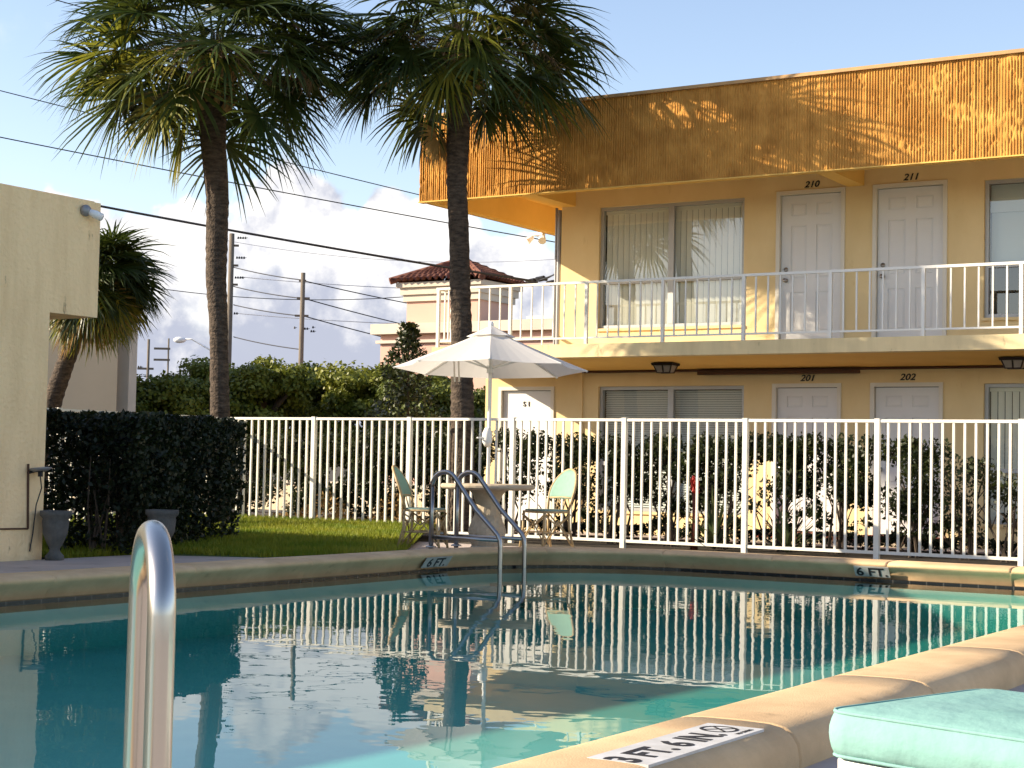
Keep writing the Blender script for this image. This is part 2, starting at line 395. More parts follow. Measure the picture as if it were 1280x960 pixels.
OUT = outline()
def sweep(mb, prof, out, joints=False):
    n = len(out); k = len(prof); vs = []; fs = []; s = 0; last = 0; rings = []
    for i, (x, y, nx, ny) in enumerate(out):
        if i: s += math.hypot(x - out[i - 1][0], y - out[i - 1][1])
        rings.append((x, y, nx, ny, 0))
        if joints and s - last > 1.1:
            tx, ty = ny, -nx; last = s
            for dd, g in ((.012, 0), (.018, 1), (.026, 1), (.032, 0)): rings.append((x + tx * dd, y + ty * dd, nx, ny, g))
    n = len(rings)
    for (x, y, nx, ny, g) in rings:
        for (o, z) in prof:
            oo = o + (.008 * (1 if o < .1 else -1) if g else 0); zz = z - (.010 if g and z > .1 else 0)
            vs.append((x + nx * oo, y + ny * oo, zz))
    for i in range(n):
        j = (i + 1) % n
        for q in range(k - 1): fs.append((i * k + q, i * k + q + 1, j * k + q + 1, j * k + q))
    mb.add(vs, fs)
cop = [(.060, .016), (.052, .028), (.030, .066), (-.010, .102), (-.042, .128), (-.056, .145), (-.050, .158), (-.032, .168), (0, .175), (.06, .179), (.2, .181), (.29, .179), (.335, .171), (.368, .151), (.388, .12), (.395, .08), (.395, -.08)]
mb = MB(); sweep(mb, cop, OUT, True); o = struct(mb.build('pool_coping', 'coping', smooth=True, recalc=True))
mb = MB(); sweep(mb, [(.0, -.06), (.0, .016), (.064, .017)], OUT); struct(mb.build('waterline_tile', 'tile'))
# basin
mb = MB()
def floor_z(y): return -.31 - .08 * min(1, max(0, (y - 5.) / 6.5))
n = len(OUT); vs_ = [(p[0], p[1], -.06) for p in OUT] + [(p[0], p[1], floor_z(p[1])) for p in OUT]
mb.add(vs_, [(i, (i + 1) % n, n + (i + 1) % n, n + i) for i in range(n)])
ys = np.linspace(PY0, PY1, 60)
def xr(y):
    xs = [];
    for i in range(n):
        a = OUT[i]; b = OUT[(i + 1) % n]
        if (a[1] - y) * (b[1] - y) <= 0 and a[1] != b[1]: xs.append(a[0] + (b[0] - a[0]) * (y - a[1]) / (b[1] - a[1]))
    return (min(xs), max(xs)) if xs else (-5, -4)
vs_ = []
for y in ys:
    yy = min(max(y, PY0 + .001), PY1 - .001); a, b = xr(yy); vs_ += [(a, y, floor_z(y)), (b, y, floor_z(y))]
mb.add(vs_, [(2 * i, 2 * i + 1, 2 * i + 3, 2 * i + 2) for i in range(59)])
struct(mb.build('pool_basin', 'plaster'))
# water body: closed box of water reaching just into the walls
mb = MB(); mb.box((PX0 - .02, PY0 - .02, -2.2), (PX1 + .02, PY1 + .02, 0.0)); struct(mb.build('pool_water', 'water'))
# deck ring round the coping
mb = MB(); DX0, DX1, DY0, DY1 = -10.3, 5.0, -9.0, 16.6
vs_ = []; fs_ = []
cx, cy = (PX0 + PX1) / 2, (PY0 + PY1) / 2
for (x, y, nx, ny) in OUT:
    ix, iy = x + nx * .385, y + ny * .385; dx, dy = ix - cx, iy - cy
    tt = min(((DX1 if dx > 0 else DX0) - cx) / dx if abs(dx) > 1e-6 else 1e9, ((DY1 if dy > 0 else DY0) - cy) / dy if abs(dy) > 1e-6 else 1e9)
    vs_ += [(ix, iy, .045), (cx + dx * tt, cy + dy * tt, .045)]
mb.add(vs_, [(2 * i, 2 * i + 1, 2 * ((i + 1) % n) + 1, 2 * ((i + 1) % n)) for i in range(n)])
mb.add([(DX0, DY0, .0448), (DX0, DY1, .0448), (DX0 - .001, 12.3, .0652), (-11.38, 11.75, .0652), (-11.38, DY0, .0448)], [(0, 1, 2, 3, 4)])
mb.add([(DX0, 14.5, .0446), (DX0, 16.6, .0446), (-11.5, 16.6, .0446)], [(0, 1, 2)])
struct(mb.build('pool_deck', 'deck', recalc=True))
# ground sheet with a hole round the pool
mb = MB(); G = 900; hx0, hx1, hy0, hy1 = PX0 - .3, PX1 + .3, PY0 - .3, PY1 + .3
xs = [-G, hx0, hx1, G]; yy = [-G, hy0, hy1, G]
vs_ = [(x, y, -.02) for y in yy for x in xs]
mb.add(vs_, [(j * 4 + i, j * 4 + i + 1, (j + 1) * 4 + i + 1, (j + 1) * 4 + i) for j in range(3) for i in range(3) if not (i == 1 and j == 1)])
struct(mb.build('ground', 'soil'))
mb = MB(); mb.add([(-60, 24.6, -.005), (-14.5, 24.6, -.005), (-14.5, 60, -.005), (-60, 60, -.005)], [(0, 1, 2, 3)]); struct(mb.build('parking_lot', 'asphalt'))
mb = MB(); mb.add([(-14.6, 20.95, -.004), (6, 20.95, -.004), (6, 22.16, -.004), (-14.6, 22.16, -.004)], [(0, 1, 2, 3)]); struct(mb.build('walkway', 'deck'))
# lawn: base sheet + blades
def lawn_z(x, y): return .05 + .085 * np.clip((y - 11) / 6, 0, 1) * np.clip((-10.3 - x) / 1.2, 0, 1)
mb = MB(); gx = np.linspace(-18.5, -10.3, 24); gy = np.linspace(11.9, 18.9, 24)
vs_ = [(-18.5 + (x + 18.5) / 8.2 * (8.2 - .58 * max(0, y - 14.6)), y, lawn_z(-18.5 + (x + 18.5) / 8.2 * (8.2 - .58 * max(0, y - 14.6)), y)) for y in gy for x in gx]
mb.add(vs_, [(j * 24 + i, j * 24 + i + 1, (j + 1) * 24 + i + 1, (j + 1) * 24 + i) for j in range(23) for i in range(23)])
struct(mb.build('lawn_soil', 'grass_base'))
n = 95000; x = rng.uniform(-17.0, -10.27, n); y = rng.uniform(11.0, 18.7, n); k = ~((x > -11.5) & (y < 12.25 + .5 * np.clip(x + 11.0, -1, 1))) & (x < -10.3 - .58 * np.clip(y - 14.6, 0, 9)); x = x[k]; y = y[k]; n = len(x)
z = lawn_z(x, y); h = rng.uniform(.035, .085, n); a = rng.uniform(0, 6.28, n); w_ = .009
V = np.empty((n, 3, 3)); lean = rng.normal(0, .03, (n, 2))
V[:, 0] = np.c_[x - w_ * np.cos(a), y - w_ * np.sin(a), z - .01]; V[:, 1] = np.c_[x + w_ * np.cos(a), y + w_ * np.sin(a), z - .01]; V[:, 2] = np.c_[x + lean[:, 0], y + lean[:, 1], z + h]
struct(np_mesh('lawn_grass', V.reshape(-1, 3), np.arange(n * 3).reshape(n, 3), 'grass'), 'stuff')

# ------------------------------------------------------------------ depth marker plates
pl = thing('depth_marker', 'white plate reading 3 FT. 6 IN. with crossed circle on the near coping', 'depth marker', (-2.2, 4.5, .181))
mb = MB(); z = .1815; mb.box((-2.298, 4.165, .170), (-2.105, 4.965, z)); mb.build('plate', 'plate', pl)
mb = MB()
text_on(mb, '3 FT. 6 IN.', .145, (-2.15, 4.475, z + .0006), (0, .98, 0), (-1, 0, 0), (0, 0, 1), bold=.0052, extr=.0004)
mb.build('lettering', 'number_black', pl)
mb = MB(); c = (-2.215, 4.868, z + .001)
ring = []; N = 28
for k in range(N):
    a = 2 * math.pi * k / N; ring += [(c[0] + .062 * math.cos(a), c[1] + .062 * math.sin(a), c[2]), (c[0] + .05 * math.cos(a), c[1] + .05 * math.sin(a), c[2])]
mb.add(ring, [(2 * i, 2 * ((i + 1) % N), 2 * ((i + 1) % N) + 1, 2 * i + 1) for i in range(N)])
for sg in (1, -1): mb.bar((c[0] - .05 * .7, c[1] - sg * .05 * .7, c[2]), (c[0] + .05 * .7, c[1] + sg * .05 * .7, c[2]), .008, .001)
text_on(mb, 'NO DIVING', .022, (-2.122, 4.868, z + .0006), (0, 1, 0), (-1, 0, 0), (0, 0, 1), bold=.0006, extr=.0004)
mb.build('no_diving_symbol', 'number_black', pl)
def far_plate(label, o, u, n_, wd):
    o = Vector(o); u = Vector(u).normalized(); n_ = Vector(n_).normalized()
    t = thing('depth_marker', label, 'depth marker', o)
    v = (Vector((0, 0, 1)) * .83 + n_ * .56).normalized(); nn_ = u.cross(v).normalized()
    mb = MB(); a = o + nn_ * .004; mb.bar(a - u * wd / 2, a + u * wd / 2, .004, .115, up=v); mb.build('plate', 'plate_grey', t)
    mb = MB(); text_on(mb, '6 FT.', .125, a - v * .045 + nn_ * .003, u * 1.15, v, nn_, bold=.003, extr=.001); mb.build('lettering', 'number_black', t)
far_plate('plate reading 6 FT. on the far coping below the right fence', (-5.24, 14.799, .084), (1, 0, 0), (0, -1, 0), .33)
far_plate('shaded plate reading 6 FT. on the coping beside the pool ladder', (-8.700, 12.85, .084), (0, 1, 0), (1, 0, 0), .42)

# ------------------------------------------------------------------ motel
WY = 22.16; FY = 20.6; F2 = 2.70; XL = -12.83; XLL = -14.15; XR = 1.5
motel = thing('motel_building', 'two storey yellow stucco motel with ribbed golden roof fascia and white doors', 'building', (-7, WY, 0))
def wall_holes(mb, x0, x1, z0, z1, holes, Y, depth):
    xs = sorted({x0, x1, *[h[0] for h in holes], *[h[1] for h in holes]}); zs = sorted({z0, z1, *[h[2] for h in holes], *[h[3] for h in holes]})
    for i in range(len(xs) - 1):
        for j in range(len(zs) - 1):
            mx_, mz_ = (xs[i] + xs[i + 1]) / 2, (zs[j] + zs[j + 1]) / 2
            if any(h[0] < mx_ < h[1] and h[2] < mz_ < h[3] for h in holes): continue
            mb.add([(xs[i], Y, zs[j]), (xs[i + 1], Y, zs[j]), (xs[i + 1], Y, zs[j + 1]), (xs[i], Y, zs[j + 1])], [(0, 1, 2, 3)])
    for (a, b, c, d) in holes:
        mb.add([(a, Y, c), (b, Y, c), (b, Y, d), (a, Y, d), (a, Y + depth, c), (b, Y + depth, c), (b, Y + depth, d), (a, Y + depth, d)],
               [(0, 4, 5, 1), (1, 5, 6, 2), (2, 6, 7, 3), (3, 7, 4, 0)])
UW = [(-12.17, -9.80, 3.05, 4.89), (-6.35, -3.98, 3.05, 4.89)]; UD = [(-9.30, -8.28), (-7.88, -6.84)]
LW_ = [(-12.14, -9.77, .33, 2.18), (-6.34, -3.97, .33, 2.18)]; LD = [(-9.33, -8.31), (-7.89, -6.88)]
SD = (-13.90, -12.90)
mb = MB()
holes = UW + [(a + .04, b - .04, F2 + .0, 4.90) for a, b in UD]
wall_holes(mb, XL, XR, 2.6, 5.35, holes, WY, .16)
mb.add([(XL, WY, 2.6), (XL, 30, 2.6), (XL, 30, 5.35), (XL, WY, 5.35)], [(0, 3, 2, 1)])
mb.build('upper_wall', 'stucco_yellow', motel)
mb = MB()
holes = LW_ + [(a + .04, b - .04, .10, 2.17) for a, b in LD] + [(SD[0] + .03, SD[1] - .03, .08, 2.17)]
wall_holes(mb, XLL, XR, -.02, 2.6, holes, WY, .16)
mb.add([(XLL, WY, -.02), (XLL, 30, -.02), (XLL, 30, 2.6), (XLL, WY, 2.6)], [(0, 3, 2, 1)])
mb.box((-12.46, WY - .03, 0.), (-12.40, WY + .02, 2.42))
mb.build('lower_wall', 'stucco_yellow', motel)
# dark core behind the openings
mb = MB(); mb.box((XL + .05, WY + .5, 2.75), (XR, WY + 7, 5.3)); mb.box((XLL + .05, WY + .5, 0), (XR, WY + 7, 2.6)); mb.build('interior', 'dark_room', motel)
# balcony slab with the soffit falling to the wall
SL = -14.12
mb = MB()
prof = [(FY, 2.70), (FY, 2.515), (FY + .10, 2.505), (WY + .02, 2.415), (WY + .02, 2.70)]
vs_ = [(SL, y, z) for y, z in prof] + [(XR, y, z) for y, z in prof]
mb.add(vs_, [(0, 1, 6, 5), (1, 2, 7, 6), (2, 3, 8, 7), (4, 0, 5, 9), (4, 3, 2, 1, 0), (5, 6, 7, 8, 9)])
mb.box((SL, WY + .02, 2.50), (XL, 24.6, 2.70))
slab = mb.build('balcony_slab', ['stucco_slab', 'soffit_paint'], motel)
for p in slab.data.polygons:
    if p.index in (2,): p.material_index = 1
# roof: deck, soffit, beams, ribbed fascia
RL = -14.41; zb, zt = 3.90 + 1 - .005, 6.155
mb = MB(); mb.box((RL + .1, FY + .1, 5.33), (XR, 29, 6.05)); mb.build('roof', 'soffit_paint', motel)
mb = MB(); mb.box((RL + .02, FY + .06, zb + .004), (RL + .16, 25.0, 6.04)); mb.build('end_skirt', 'soffit_paint', motel)
for bx in (-12.83, -8.25, -3.4): mb = MB(); mb.box((bx, FY + .08, 4.935), (bx + .24, WY + .0, 5.33)); mb.build('roof_beam', 'soffit_paint', motel)
def fascia():
    pitch = .037; rows = 44
    segs = []  # offsets across one rib
    prof = [(0, 0.), (.010, .0), (.014, .012), (.031, .012), (.035, 0.)]
    def make(L, fn, flip):
        nr = int(L / pitch); us = []
        for k in range(nr):
            for (a, h) in prof: us.append((k * pitch + a, h, k))
        us.append((L, 0, nr)); us = np.array(us); nu = len(us)
        zs_ = np.linspace(zb, zt, rows)
        U, Z = np.meshgrid(us[:, 0], zs_); H = np.tile(us[:, 1], (rows, 1)); K = np.tile(us[:, 2], (rows, 1)).astype(int)
        ribr = rng.uniform(.35, 1.35, nr + 2)
        H = H * ribr[K]
        # broken patches: the ribs are chipped off or smeared over
        from mathutils import noise as mn
        P = np.array([[mn.fractal(Vector((u_ * 1.7, z_ * 2.3, 1.3)), 1., 2.1, 4) for u_ in us[:, 0]] for z_ in zs_])
        Q = np.array([[mn.noise(Vector((u_ * 14, z_ * 11, 4.1))) for u_ in us[:, 0]] for z_ in zs_])
        right = np.clip((U - 5.2) / 4., 0, 1) * .35 if not flip else 0
        chip = np.clip((P + right * .6 - .22) * 3.0, 0, 1) * np.clip(Q * 2.2 + .6, 0, 1)
        H = H * (1 - chip) + chip * (.004 + .012 * np.clip(Q + .3, 0, 1)) + Q * .0035
        pit = np.array([[mn.noise(Vector((u_ * 19, z_ * 13, 9.7))) for u_ in us[:, 0]] for z_ in zs_])
        H = H - .016 * np.clip(pit * 3.2 - .85, 0, 1)
        H[0, :] *= .3
        V = fn(U.ravel(), H.ravel(), Z.ravel())
        idx = np.arange(rows * nu).reshape(rows, nu)
        Fq = np.stack([idx[:-1, :-1], idx[:-1, 1:], idx[1:, 1:], idx[1:, :-1]], -1).reshape(-1, 4)
        if flip: Fq = Fq[:, ::-1]
        return V, Fq
    V1, F1 = make(XR - RL, lambda u, h, z: np.c_[RL + u, FY - h, z], False)
    V2, F2_ = make(4.4, lambda u, h, z: np.c_[RL - h, FY + u, z], True)
    V = np.r_[V1, V2]; Fq = np.r_[F1, F2_ + len(V1)]
    np_mesh('fascia', V, Fq, 'fascia_rough', motel)
fascia()
mb = MB(); mb.box((RL - .01, FY - .012, zb - .012), (XR, FY + .12, zb + .003)); mb.build('fascia_drip_edge', 'soffit_paint', motel)
mb = MB(); mb.box((RL - .05, FY - .05, zt), (XR, FY + .25, zt + .045)); mb.box((RL - .05, FY + .25, zt), (RL + .2, 25, zt + .045)); mb.build('roof_edge_cap', 'fascia_cap', motel)

def window(a, b, c, d, kind, label):
    Y = WY + .05
    fr = MB(); w_ = .05
    fr.box((a, Y, c), (a + w_, Y + .07, d)); fr.box((b - w_, Y, c), (b, Y + .07, d)); fr.box((a + w_, Y, d - w_), (b - w_, Y + .07, d)); fr.box((a + w_, Y, c), (b - w_, Y + .07, c + w_))
    xm = (a + b) / 2; zm = c + .70
    fr.box((xm - .045, Y - .006, c + w_), (xm + .045, Y + .06, d - w_))
    fr.box((a + w_, Y + .004, zm - .028), (xm - .045, Y + .06, zm + .028)); fr.box((xm + .045, Y + .004, zm - .028), (b - w_, Y + .06, zm + .028))
    f = fr.build('window', 'alum', motel); f['label'] = label
    p = MB()
    for (x0, x1) in ((a + w_, xm - .045), (xm + .045, b - w_)):
        p.add([(x0, Y + .03, zm + .028), (x1, Y + .03, zm + .028), (x1, Y + .031, d - w_), (x0, Y + .031, d - w_)], [(0, 1, 2, 3)])
        p.add([(x0, Y + .045, c + w_), (x1, Y + .045, c + w_), (x1, Y + .0455, zm - .028), (x0, Y + .0455, zm - .028)], [(0, 1, 2, 3)])
    p.build('pane', 'glass', f)
    s = MB(); s.box((a - .02, WY - .03, c - .04), (b + .02, WY + .05, c)); s.build('sill', 'stucco_yellow', f)
    bl = MB(); YB = Y + .105
    if kind == 'vertical':
        x = a + .10; k = 0
        while x < b - .05:
            if not (abs(x - xm) < .02):
                th = R(random.uniform(17, 23)); dx, dy = .041 * math.cos(th), .041 * math.sin(th)
                bl.add([(x - dx, YB - dy, c + .05), (x + dx, YB + dy, c + .05), (x + dx, YB + dy, d - .10), (x - dx, YB - dy, d - .10)], [(0, 1, 2, 3)])
            x += .095; k += 1
        bl.box((a + .05, YB - .03, d - .10), (b - .05, YB + .03, d - .05))
        bl.build('vertical_blinds', 'blind', f)
    elif kind == 'horizontal':
        z = c + .06
        while z < d - .06:
            bl.add([(a + .06, YB - .022, z), (b - .06, YB - .022, z), (b - .06, YB + .006, z + .030), (a + .06, YB + .006, z + .030)], [(0, 1, 2, 3)]); z += .034
        bl.build('horizontal_blinds', 'blind_h', f)
    else:
        bl.box((a + .05, YB, d - .42), (b - .05, YB + .03, d - .05)); bl.box((a + .05, YB + .04, zm), (b - .05, YB + .05, d - .42))
        bl.build('roller_shade', 'curtain', f)
    return f
window(*UW[0], 'vertical', 'wide upper window with cream vertical blinds'); window(*UW[1], 'shade', 'upper window with a pale roller shade')
window(*LW_[0], 'horizontal', 'lower window with grey horizontal blinds'); window(*LW_[1], 'vertical', 'lower window at the right with vertical blinds')

def door(a, b, z0, z1, num, knob=True):
    Y = WY
    fr = MB(); w_ = .055
    fr.box((a, Y - .025, z0), (a + w_, Y + .10, z1)); fr.box((b - w_, Y - .025, z0), (b, Y + .10, z1)); fr.box((a + w_, Y - .025, z1 - w_), (b - w_, Y + .10, z1))
    d = MB(); x0, x1, t0, t1 = a + w_ + .006, b - w_ - .006, z0 + .02, z1 - w_ - .008
    wd = x1 - x0; hh = t1 - t0; Yf = Y + .035
    # six panel leaf: grid of stiles and rails at Yf, panels recessed then raised
    cols = [(x0 + .16 * wd, x0 + .42 * wd), (x0 + .58 * wd, x0 + .84 * wd)]
    rowsz = [(t0 + .10 * hh, t0 + .36 * hh), (t0 + .45 * hh, t0 + .80 * hh), (t0 + .865 * hh, t0 + .945 * hh)] if knob else []
    hs = [(c0, c1, r0, r1) for (c0, c1) in cols for (r0, r1) in rowsz]
    wall_holes(d, x0, x1, t0, t1, hs, Yf, .014)
    for (c0, c1, r0, r1) in hs:
        i = .035; y1, y2 = Yf + .014, Yf + .005
        d.add([(c0, y1, r0), (c1, y1, r0), (c1, y1, r1), (c0, y1, r1), (c0 + i, y2, r0 + i * .8), (c1 - i, y2, r0 + i * .8), (c1 - i, y2, r1 - i * .8), (c0 + i, y2, r1 - i * .8)],
              [(0, 1, 5, 4), (1, 2, 6, 5), (2, 3, 7, 6), (3, 0, 4, 7), (4, 5, 6, 7)])
    f = d.build('door', 'door_white', motel)
    if num: f['label'] = 'white door numbered ' + num
    fr.build('frame', 'trim_white', f)
    bk = MB(); bk.add([(a + .04, Yf + .03, z0), (b - .04, Yf + .03, z0), (b - .04, Yf + .03, z1), (a + .04, Yf + .03, z1)], [(0, 1, 2, 3)]); bk.build('shadow_gap', 'black', f)
    if knob:
        k = MB(); zk = t0 + .44 * hh
        k.lathe([(.0, 0), (.030, 0), (.032, .006), (.012, .012), (.012, .035), (.027, .045), (.030, .058), (.02, .07), (0, .072)], (0, 0, 0), 14)
        k.v = [(x0 + .075 + p[0], Yf - p[2], zk + p[1]) for p in k.v]
        k.build('knob', 'steel_old', f, smooth=True, recalc=True)
        k = MB(); k.lathe([(.0, 0), (.032, 0), (.030, .018), (.0, .022)], (0, 0, 0), 14)
        k.v = [(x0 + .075 + p[0], Yf - p[2], zk + .155 + p[1]) for p in k.v]
        k.build('deadbolt', 'steel_old', f, smooth=True, recalc=True)
        for q in (.12, .5, .88): hg = MB(); hg.box((x1 - .006, Yf - .012, t0 + q * hh - .045), (x1 + .012, Yf + .002, t0 + q * hh + .045)); hg.build('hinge', 'bronze', f)
    if num:
        nb = MB()
        if num == 'S1': text_on(nb, 'S 1', .105, ((a + b) / 2 - .01, Yf - .006, z1 - .30), (1, 0, 0), (0, 0, 1), (0, -1, 0), bold=.0022)
        else: text_on(nb, num, .125, ((a + b) / 2 + .01, Y - .006, z1 + .035), (1.15, 0, 0), (0, 0, 1), (0, -1, 0), shear=.28, bold=.002)
        nb.build('door_number', 'number_black', f)
door(*UD[0], F2, 4.93, '210'); door(*UD[1], F2, 4.93, '211')
door(*LD[0], .12, 2.20, '201'); door(*LD[1], .12, 2.20, '202'); door(*SD, .08, 2.185, 'S1', knob=False)
# brick steps
for (a, b) in LD:
    mb = MB(); mb.m = 0; mb.box((a - .08, WY - .62, -.03), (b + .08, WY - .002, .055)); mb.m = 1; mb.box((a - .05, WY - .58, .055), (b + .05, WY - .002, .125))
    mb.build('brick_step', ['concrete_tbl', 'brick'], motel)
# pipes, lights under the slab
mb = MB(); mb.tube([(-12.4, WY - .035, 2.40), (XR, WY - .035, 2.40)], .02, 8); mb.build('conduit_pipe', 'brown_pipe', motel)
mb = MB(); mb.box((-10.45, WY - .13, 2.33), (-8.02, WY - .06, 2.375)); mb.box((-10.3, WY - .06, 2.335), (-10.2, WY, 2.37)); mb.box((-8.3, WY - .06, 2.335), (-8.2, WY, 2.37)); mb.build('tube_light', 'brown_pipe', motel)
for lx in (-10.62, -5.72, -.9):
    c = (lx, 21.35, 2.46); t = MB()
    t.add([(c[0] - .17, c[1] - .13, c[2]), (c[0] + .17, c[1] - .13, c[2]), (c[0] + .17, c[1] + .13, c[2]), (c[0] - .17, c[1] + .13, c[2]),
           (c[0] - .16, c[1] - .12, c[2] - .035), (c[0] + .16, c[1] - .12, c[2] - .035), (c[0] + .16, c[1] + .12, c[2] - .035), (c[0] - .16, c[1] + .12, c[2] - .035)],
          [(3, 2, 1, 0), (4, 5, 6, 7), (0, 1, 5, 4), (1, 2, 6, 5), (2, 3, 7, 6), (3, 0, 4, 7)])
    for sx in (-1, 0, 1):
        for sy in (-1, 1): t.bar((c[0] + sx * .14, c[1] + sy * .105, c[2] - .03), (c[0] + sx * .10, c[1] + sy * .07, c[2] - .135), .014, .014)
    t.bar((c[0] - .105, c[1] - .07, c[2] - .135), (c[0] + .105, c[1] - .07, c[2] - .135), .014, .014); t.bar((c[0] - .105, c[1] + .07, c[2] - .135), (c[0] + .105, c[1] + .07, c[2] - .135), .014, .014)
    t.box((c[0] - .03, c[1] - .03, c[2]), (c[0] + .03, c[1] + .03, c[2] + .03))
    lo = t.build('ceiling_lamp', 'bronze', motel)
    g = MB(); q = [(-.13, -.095, -.036), (.13, -.095, -.036), (.13, .095, -.036), (-.13, .095, -.036), (-.095, -.062, -.132), (.095, -.062, -.132), (.095, .062, -.132), (-.095, .062, -.132)]
    g.add([(c[0] + p[0], c[1] + p[1], c[2] + p[2]) for p in q], [(3, 2, 1, 0), (4, 5, 6, 7), (0, 1, 5, 4), (1, 2, 6, 5), (2, 3, 7, 6), (3, 0, 4, 7)])
    g.build('lamp_glass', 'lamp_glass', lo)
# downpipe + service mast at the left corner, cable hardware
mb = MB(); mb.tube([(XL - .07, WY + .06, 2.7), (XL - .07, WY + .06, 4.9)], .035, 8); mb.tube([(XL - .16, WY + .12, 2.7), (XL - .16, WY + .12, 4.95)], .022, 8)
mb.build('service_mast', 'grey_metal', motel)
mb = MB()
for (px, py) in ((664, 352), (676, 349), (690, 354)):
    q = atY(px, py, 23.6); mb.tube([q + np.array([-.10, 0, .02]), q + np.array([-.04, 0, 0]), q + np.array([.06, 0, .015]), q + np.array([.12, 0, -.02])], [.02, .045, .045, .02], 6)
    mb.tube([q + np.array([.1, 0, 0]), (XL - .07, WY + .2, q[2] - .02)], .012, 5)
mb.build('cable_clamp', 'black', motel)
q = atY(672, 296, 24.3); mb = MB()
mb.box(q + np.array([-.14, -.05, .02]), q + np.array([.12, .05, .07])); mb.tube([q + np.array([-.1, 0, .0]), q + np.array([-.16, -.1, -.09])], [.04, .07], 8); mb.tube([q + np.array([.1, 0, .0]), q + np.array([.15, -.1, -.09])], [.04, .07], 8); mb.tube([q, q + np.array([0, 0, .2])], .015, 6)
mb.build('flood_light', 'lamp_white', motel)
# balcony railing
posts = [-14.04, -12.78, -11.52, -10.32, -9.12, -7.90, -6.67, -5.45, -4.22, -3.0, -1.8, -.6, .6]
RY = FY + .04; zr = 3.59
mb = MB(); mb.box((posts[0] - .03, RY - .022, zr - .035), (XR, RY + .022, zr)); mb.box((posts[0] - .03, RY - .012, F2 + .075), (XR, RY + .012, F2 + .10))
for i in range(len(posts) - 1):
    for k in range(1, 7):
        x = posts[i] + (posts[i + 1] - posts[i]) * k / 7; mb.box((x - .010, RY - .010, F2 + .10), (x + .010, RY + .010, zr - .035))
# return at the left end and stair rail
for y in np.arange(RY + .17, 21.3, .17): mb.box((posts[0] - .010, y - .010, F2 + .10), (posts[0] + .010, y + .010, zr - .035))
mb.box((posts[0] - .022, RY + .022, zr - .035), (posts[0] + .022, 21.4, zr)); mb.box((posts[0] - .012, RY + .022, F2 + .075), (posts[0] + .012, 21.4, F2 + .10))
rl = mb.build('balcony_railing', 'rail_white', motel)
for x in posts: 
    mb = MB(); mb.box((x - .022, RY - .024, F2 - .10), (x + .022, RY + .024, zr - .002)); mb.build('post', 'rail_white', rl)
# rear stair seen through the railing
st = MB(); y0 = 24.6
for k in range(15):
    x = -14.6 + k * .27; z = F2 - .18 * k
    st.box((x, y0, z - .06), (x + .29, y0 + 1.0, z))
stp = st.build('stair_flight', 'stucco_slab', motel)
sr = MB()
for yy_ in (y0 + .02,):
    sr.bar((-14.9, yy_, F2 + .80), (-13.9, yy_, F2 + .80), .05, .05); sr.bar((-13.9, yy_, F2 + .80), (-10.6, yy_, .95), .05, .05)
    for k in range(14):
        x = -14.6 + k * .27; zt_ = F2 + .80 if x < -13.9 else F2 + .80 - (x + 13.9) * .53; sr.box((x - .012, yy_ - .012, F2 - .18 * k - .02), (x + .012, yy_ + .012, zt_))
    sr.box((-13.93, yy_ - .035, F2 - .2), (-13.87, yy_ + .035, F2 + .80))
sr.build('handrail', 'rail_white', stp)
sr = MB()
sr.bar((-14.15, 23.4, 1.75), (-15.6, 23.4, .62), .05, .05)
for k in range(7): x = -14.3 - k * .2; sr.box((x - .012, 23.388, .0), (x + .012, 23.412, 1.75 + (x + 14.15) * .78))
sr.build('lower_handrail', 'rail_white', motel)

# ------------------------------------------------------------------ left building
lb = thing('cream_building', 'plain cream stucco building with a stepped corner at the left edge of the pool', 'building', (-11.42, 9, 0))
mb = MB(); mb.box((-24, -8, -.02), (-11.42, 10.6, 2.27)); mb.box((-24, -8, 2.27), (-11.42, 11.18, 3.335)); lbw = mb.build('wall', 'stucco_cream', lb)
# merge faces so the two boxes share one front plane cleanly
mb = MB(); mb.box((-24, -8, 3.335), (-11.46, 11.14, 3.35)); mb.build('roof_edge', 'stucco_cream', lb)
mb = MB(); mb.tube([(-11.41, 10.40, -.0 + .93 - .02), (-11.41, 10.42, .34)], .010, 6); mb.tube([(-11.41, 10.42, .34), (-11.41, 9.0, .36)], .008, 6); mb.build('conduit', 'brown_pipe', lb)
c = atX(122, 266, -11.30); cam_t = thing('security_camera', 'small grey security camera on the top corner of the cream building', 'security camera', (-11.36, c[1] - .02, c[2]))
mb = MB(); mb.lathe([(.05, -.02), (.055, .0), (.05, .02), (.032, .042), (.014, .05)], (0, 0, 0), 16); mb.v = [(-11.42 + p[2] + .02, c[1] - .05 + p[0], c[2] + .02 + p[1]) for p in mb.v]; mb.build('mount', 'grey_metal', cam_t, smooth=True, recalc=True)
mb = MB(); mb.tube([(-11.37, c[1] - .04, c[2] + .01), (-11.34, c[1] + .01, c[2] - .01), (-11.31, c[1] + .065, c[2] - .035)], [.026, .038, .038], 14); mb.build('barrel', 'lamp_white', cam_t, smooth=True)
mb = MB(); mb.tube([(-11.31, c[1] + .065, c[2] - .035), (-11.3077, c[1] + .070, c[2] - .037)], .027, 14); mb.build('lens', 'black', cam_t)
wl = thing('wall_lamp', 'grey dish lamp with a dangling cable on the edge of the cream building', 'wall lamp', (-11.42, 10.45, .87))
mb = MB(); mb.lathe([(.01, .020), (.06, .015), (.10, .04), (.096, .046), (.055, .028), (.01, .032)], (0, 0, 0), 18); mb.v = [(-11.33 + p[0], 10.47 + p[1], .83 + p[2] + .12 * p[0]) for p in mb.v]; mb.build('dish', 'grey_metal', wl, smooth=True, recalc=True)
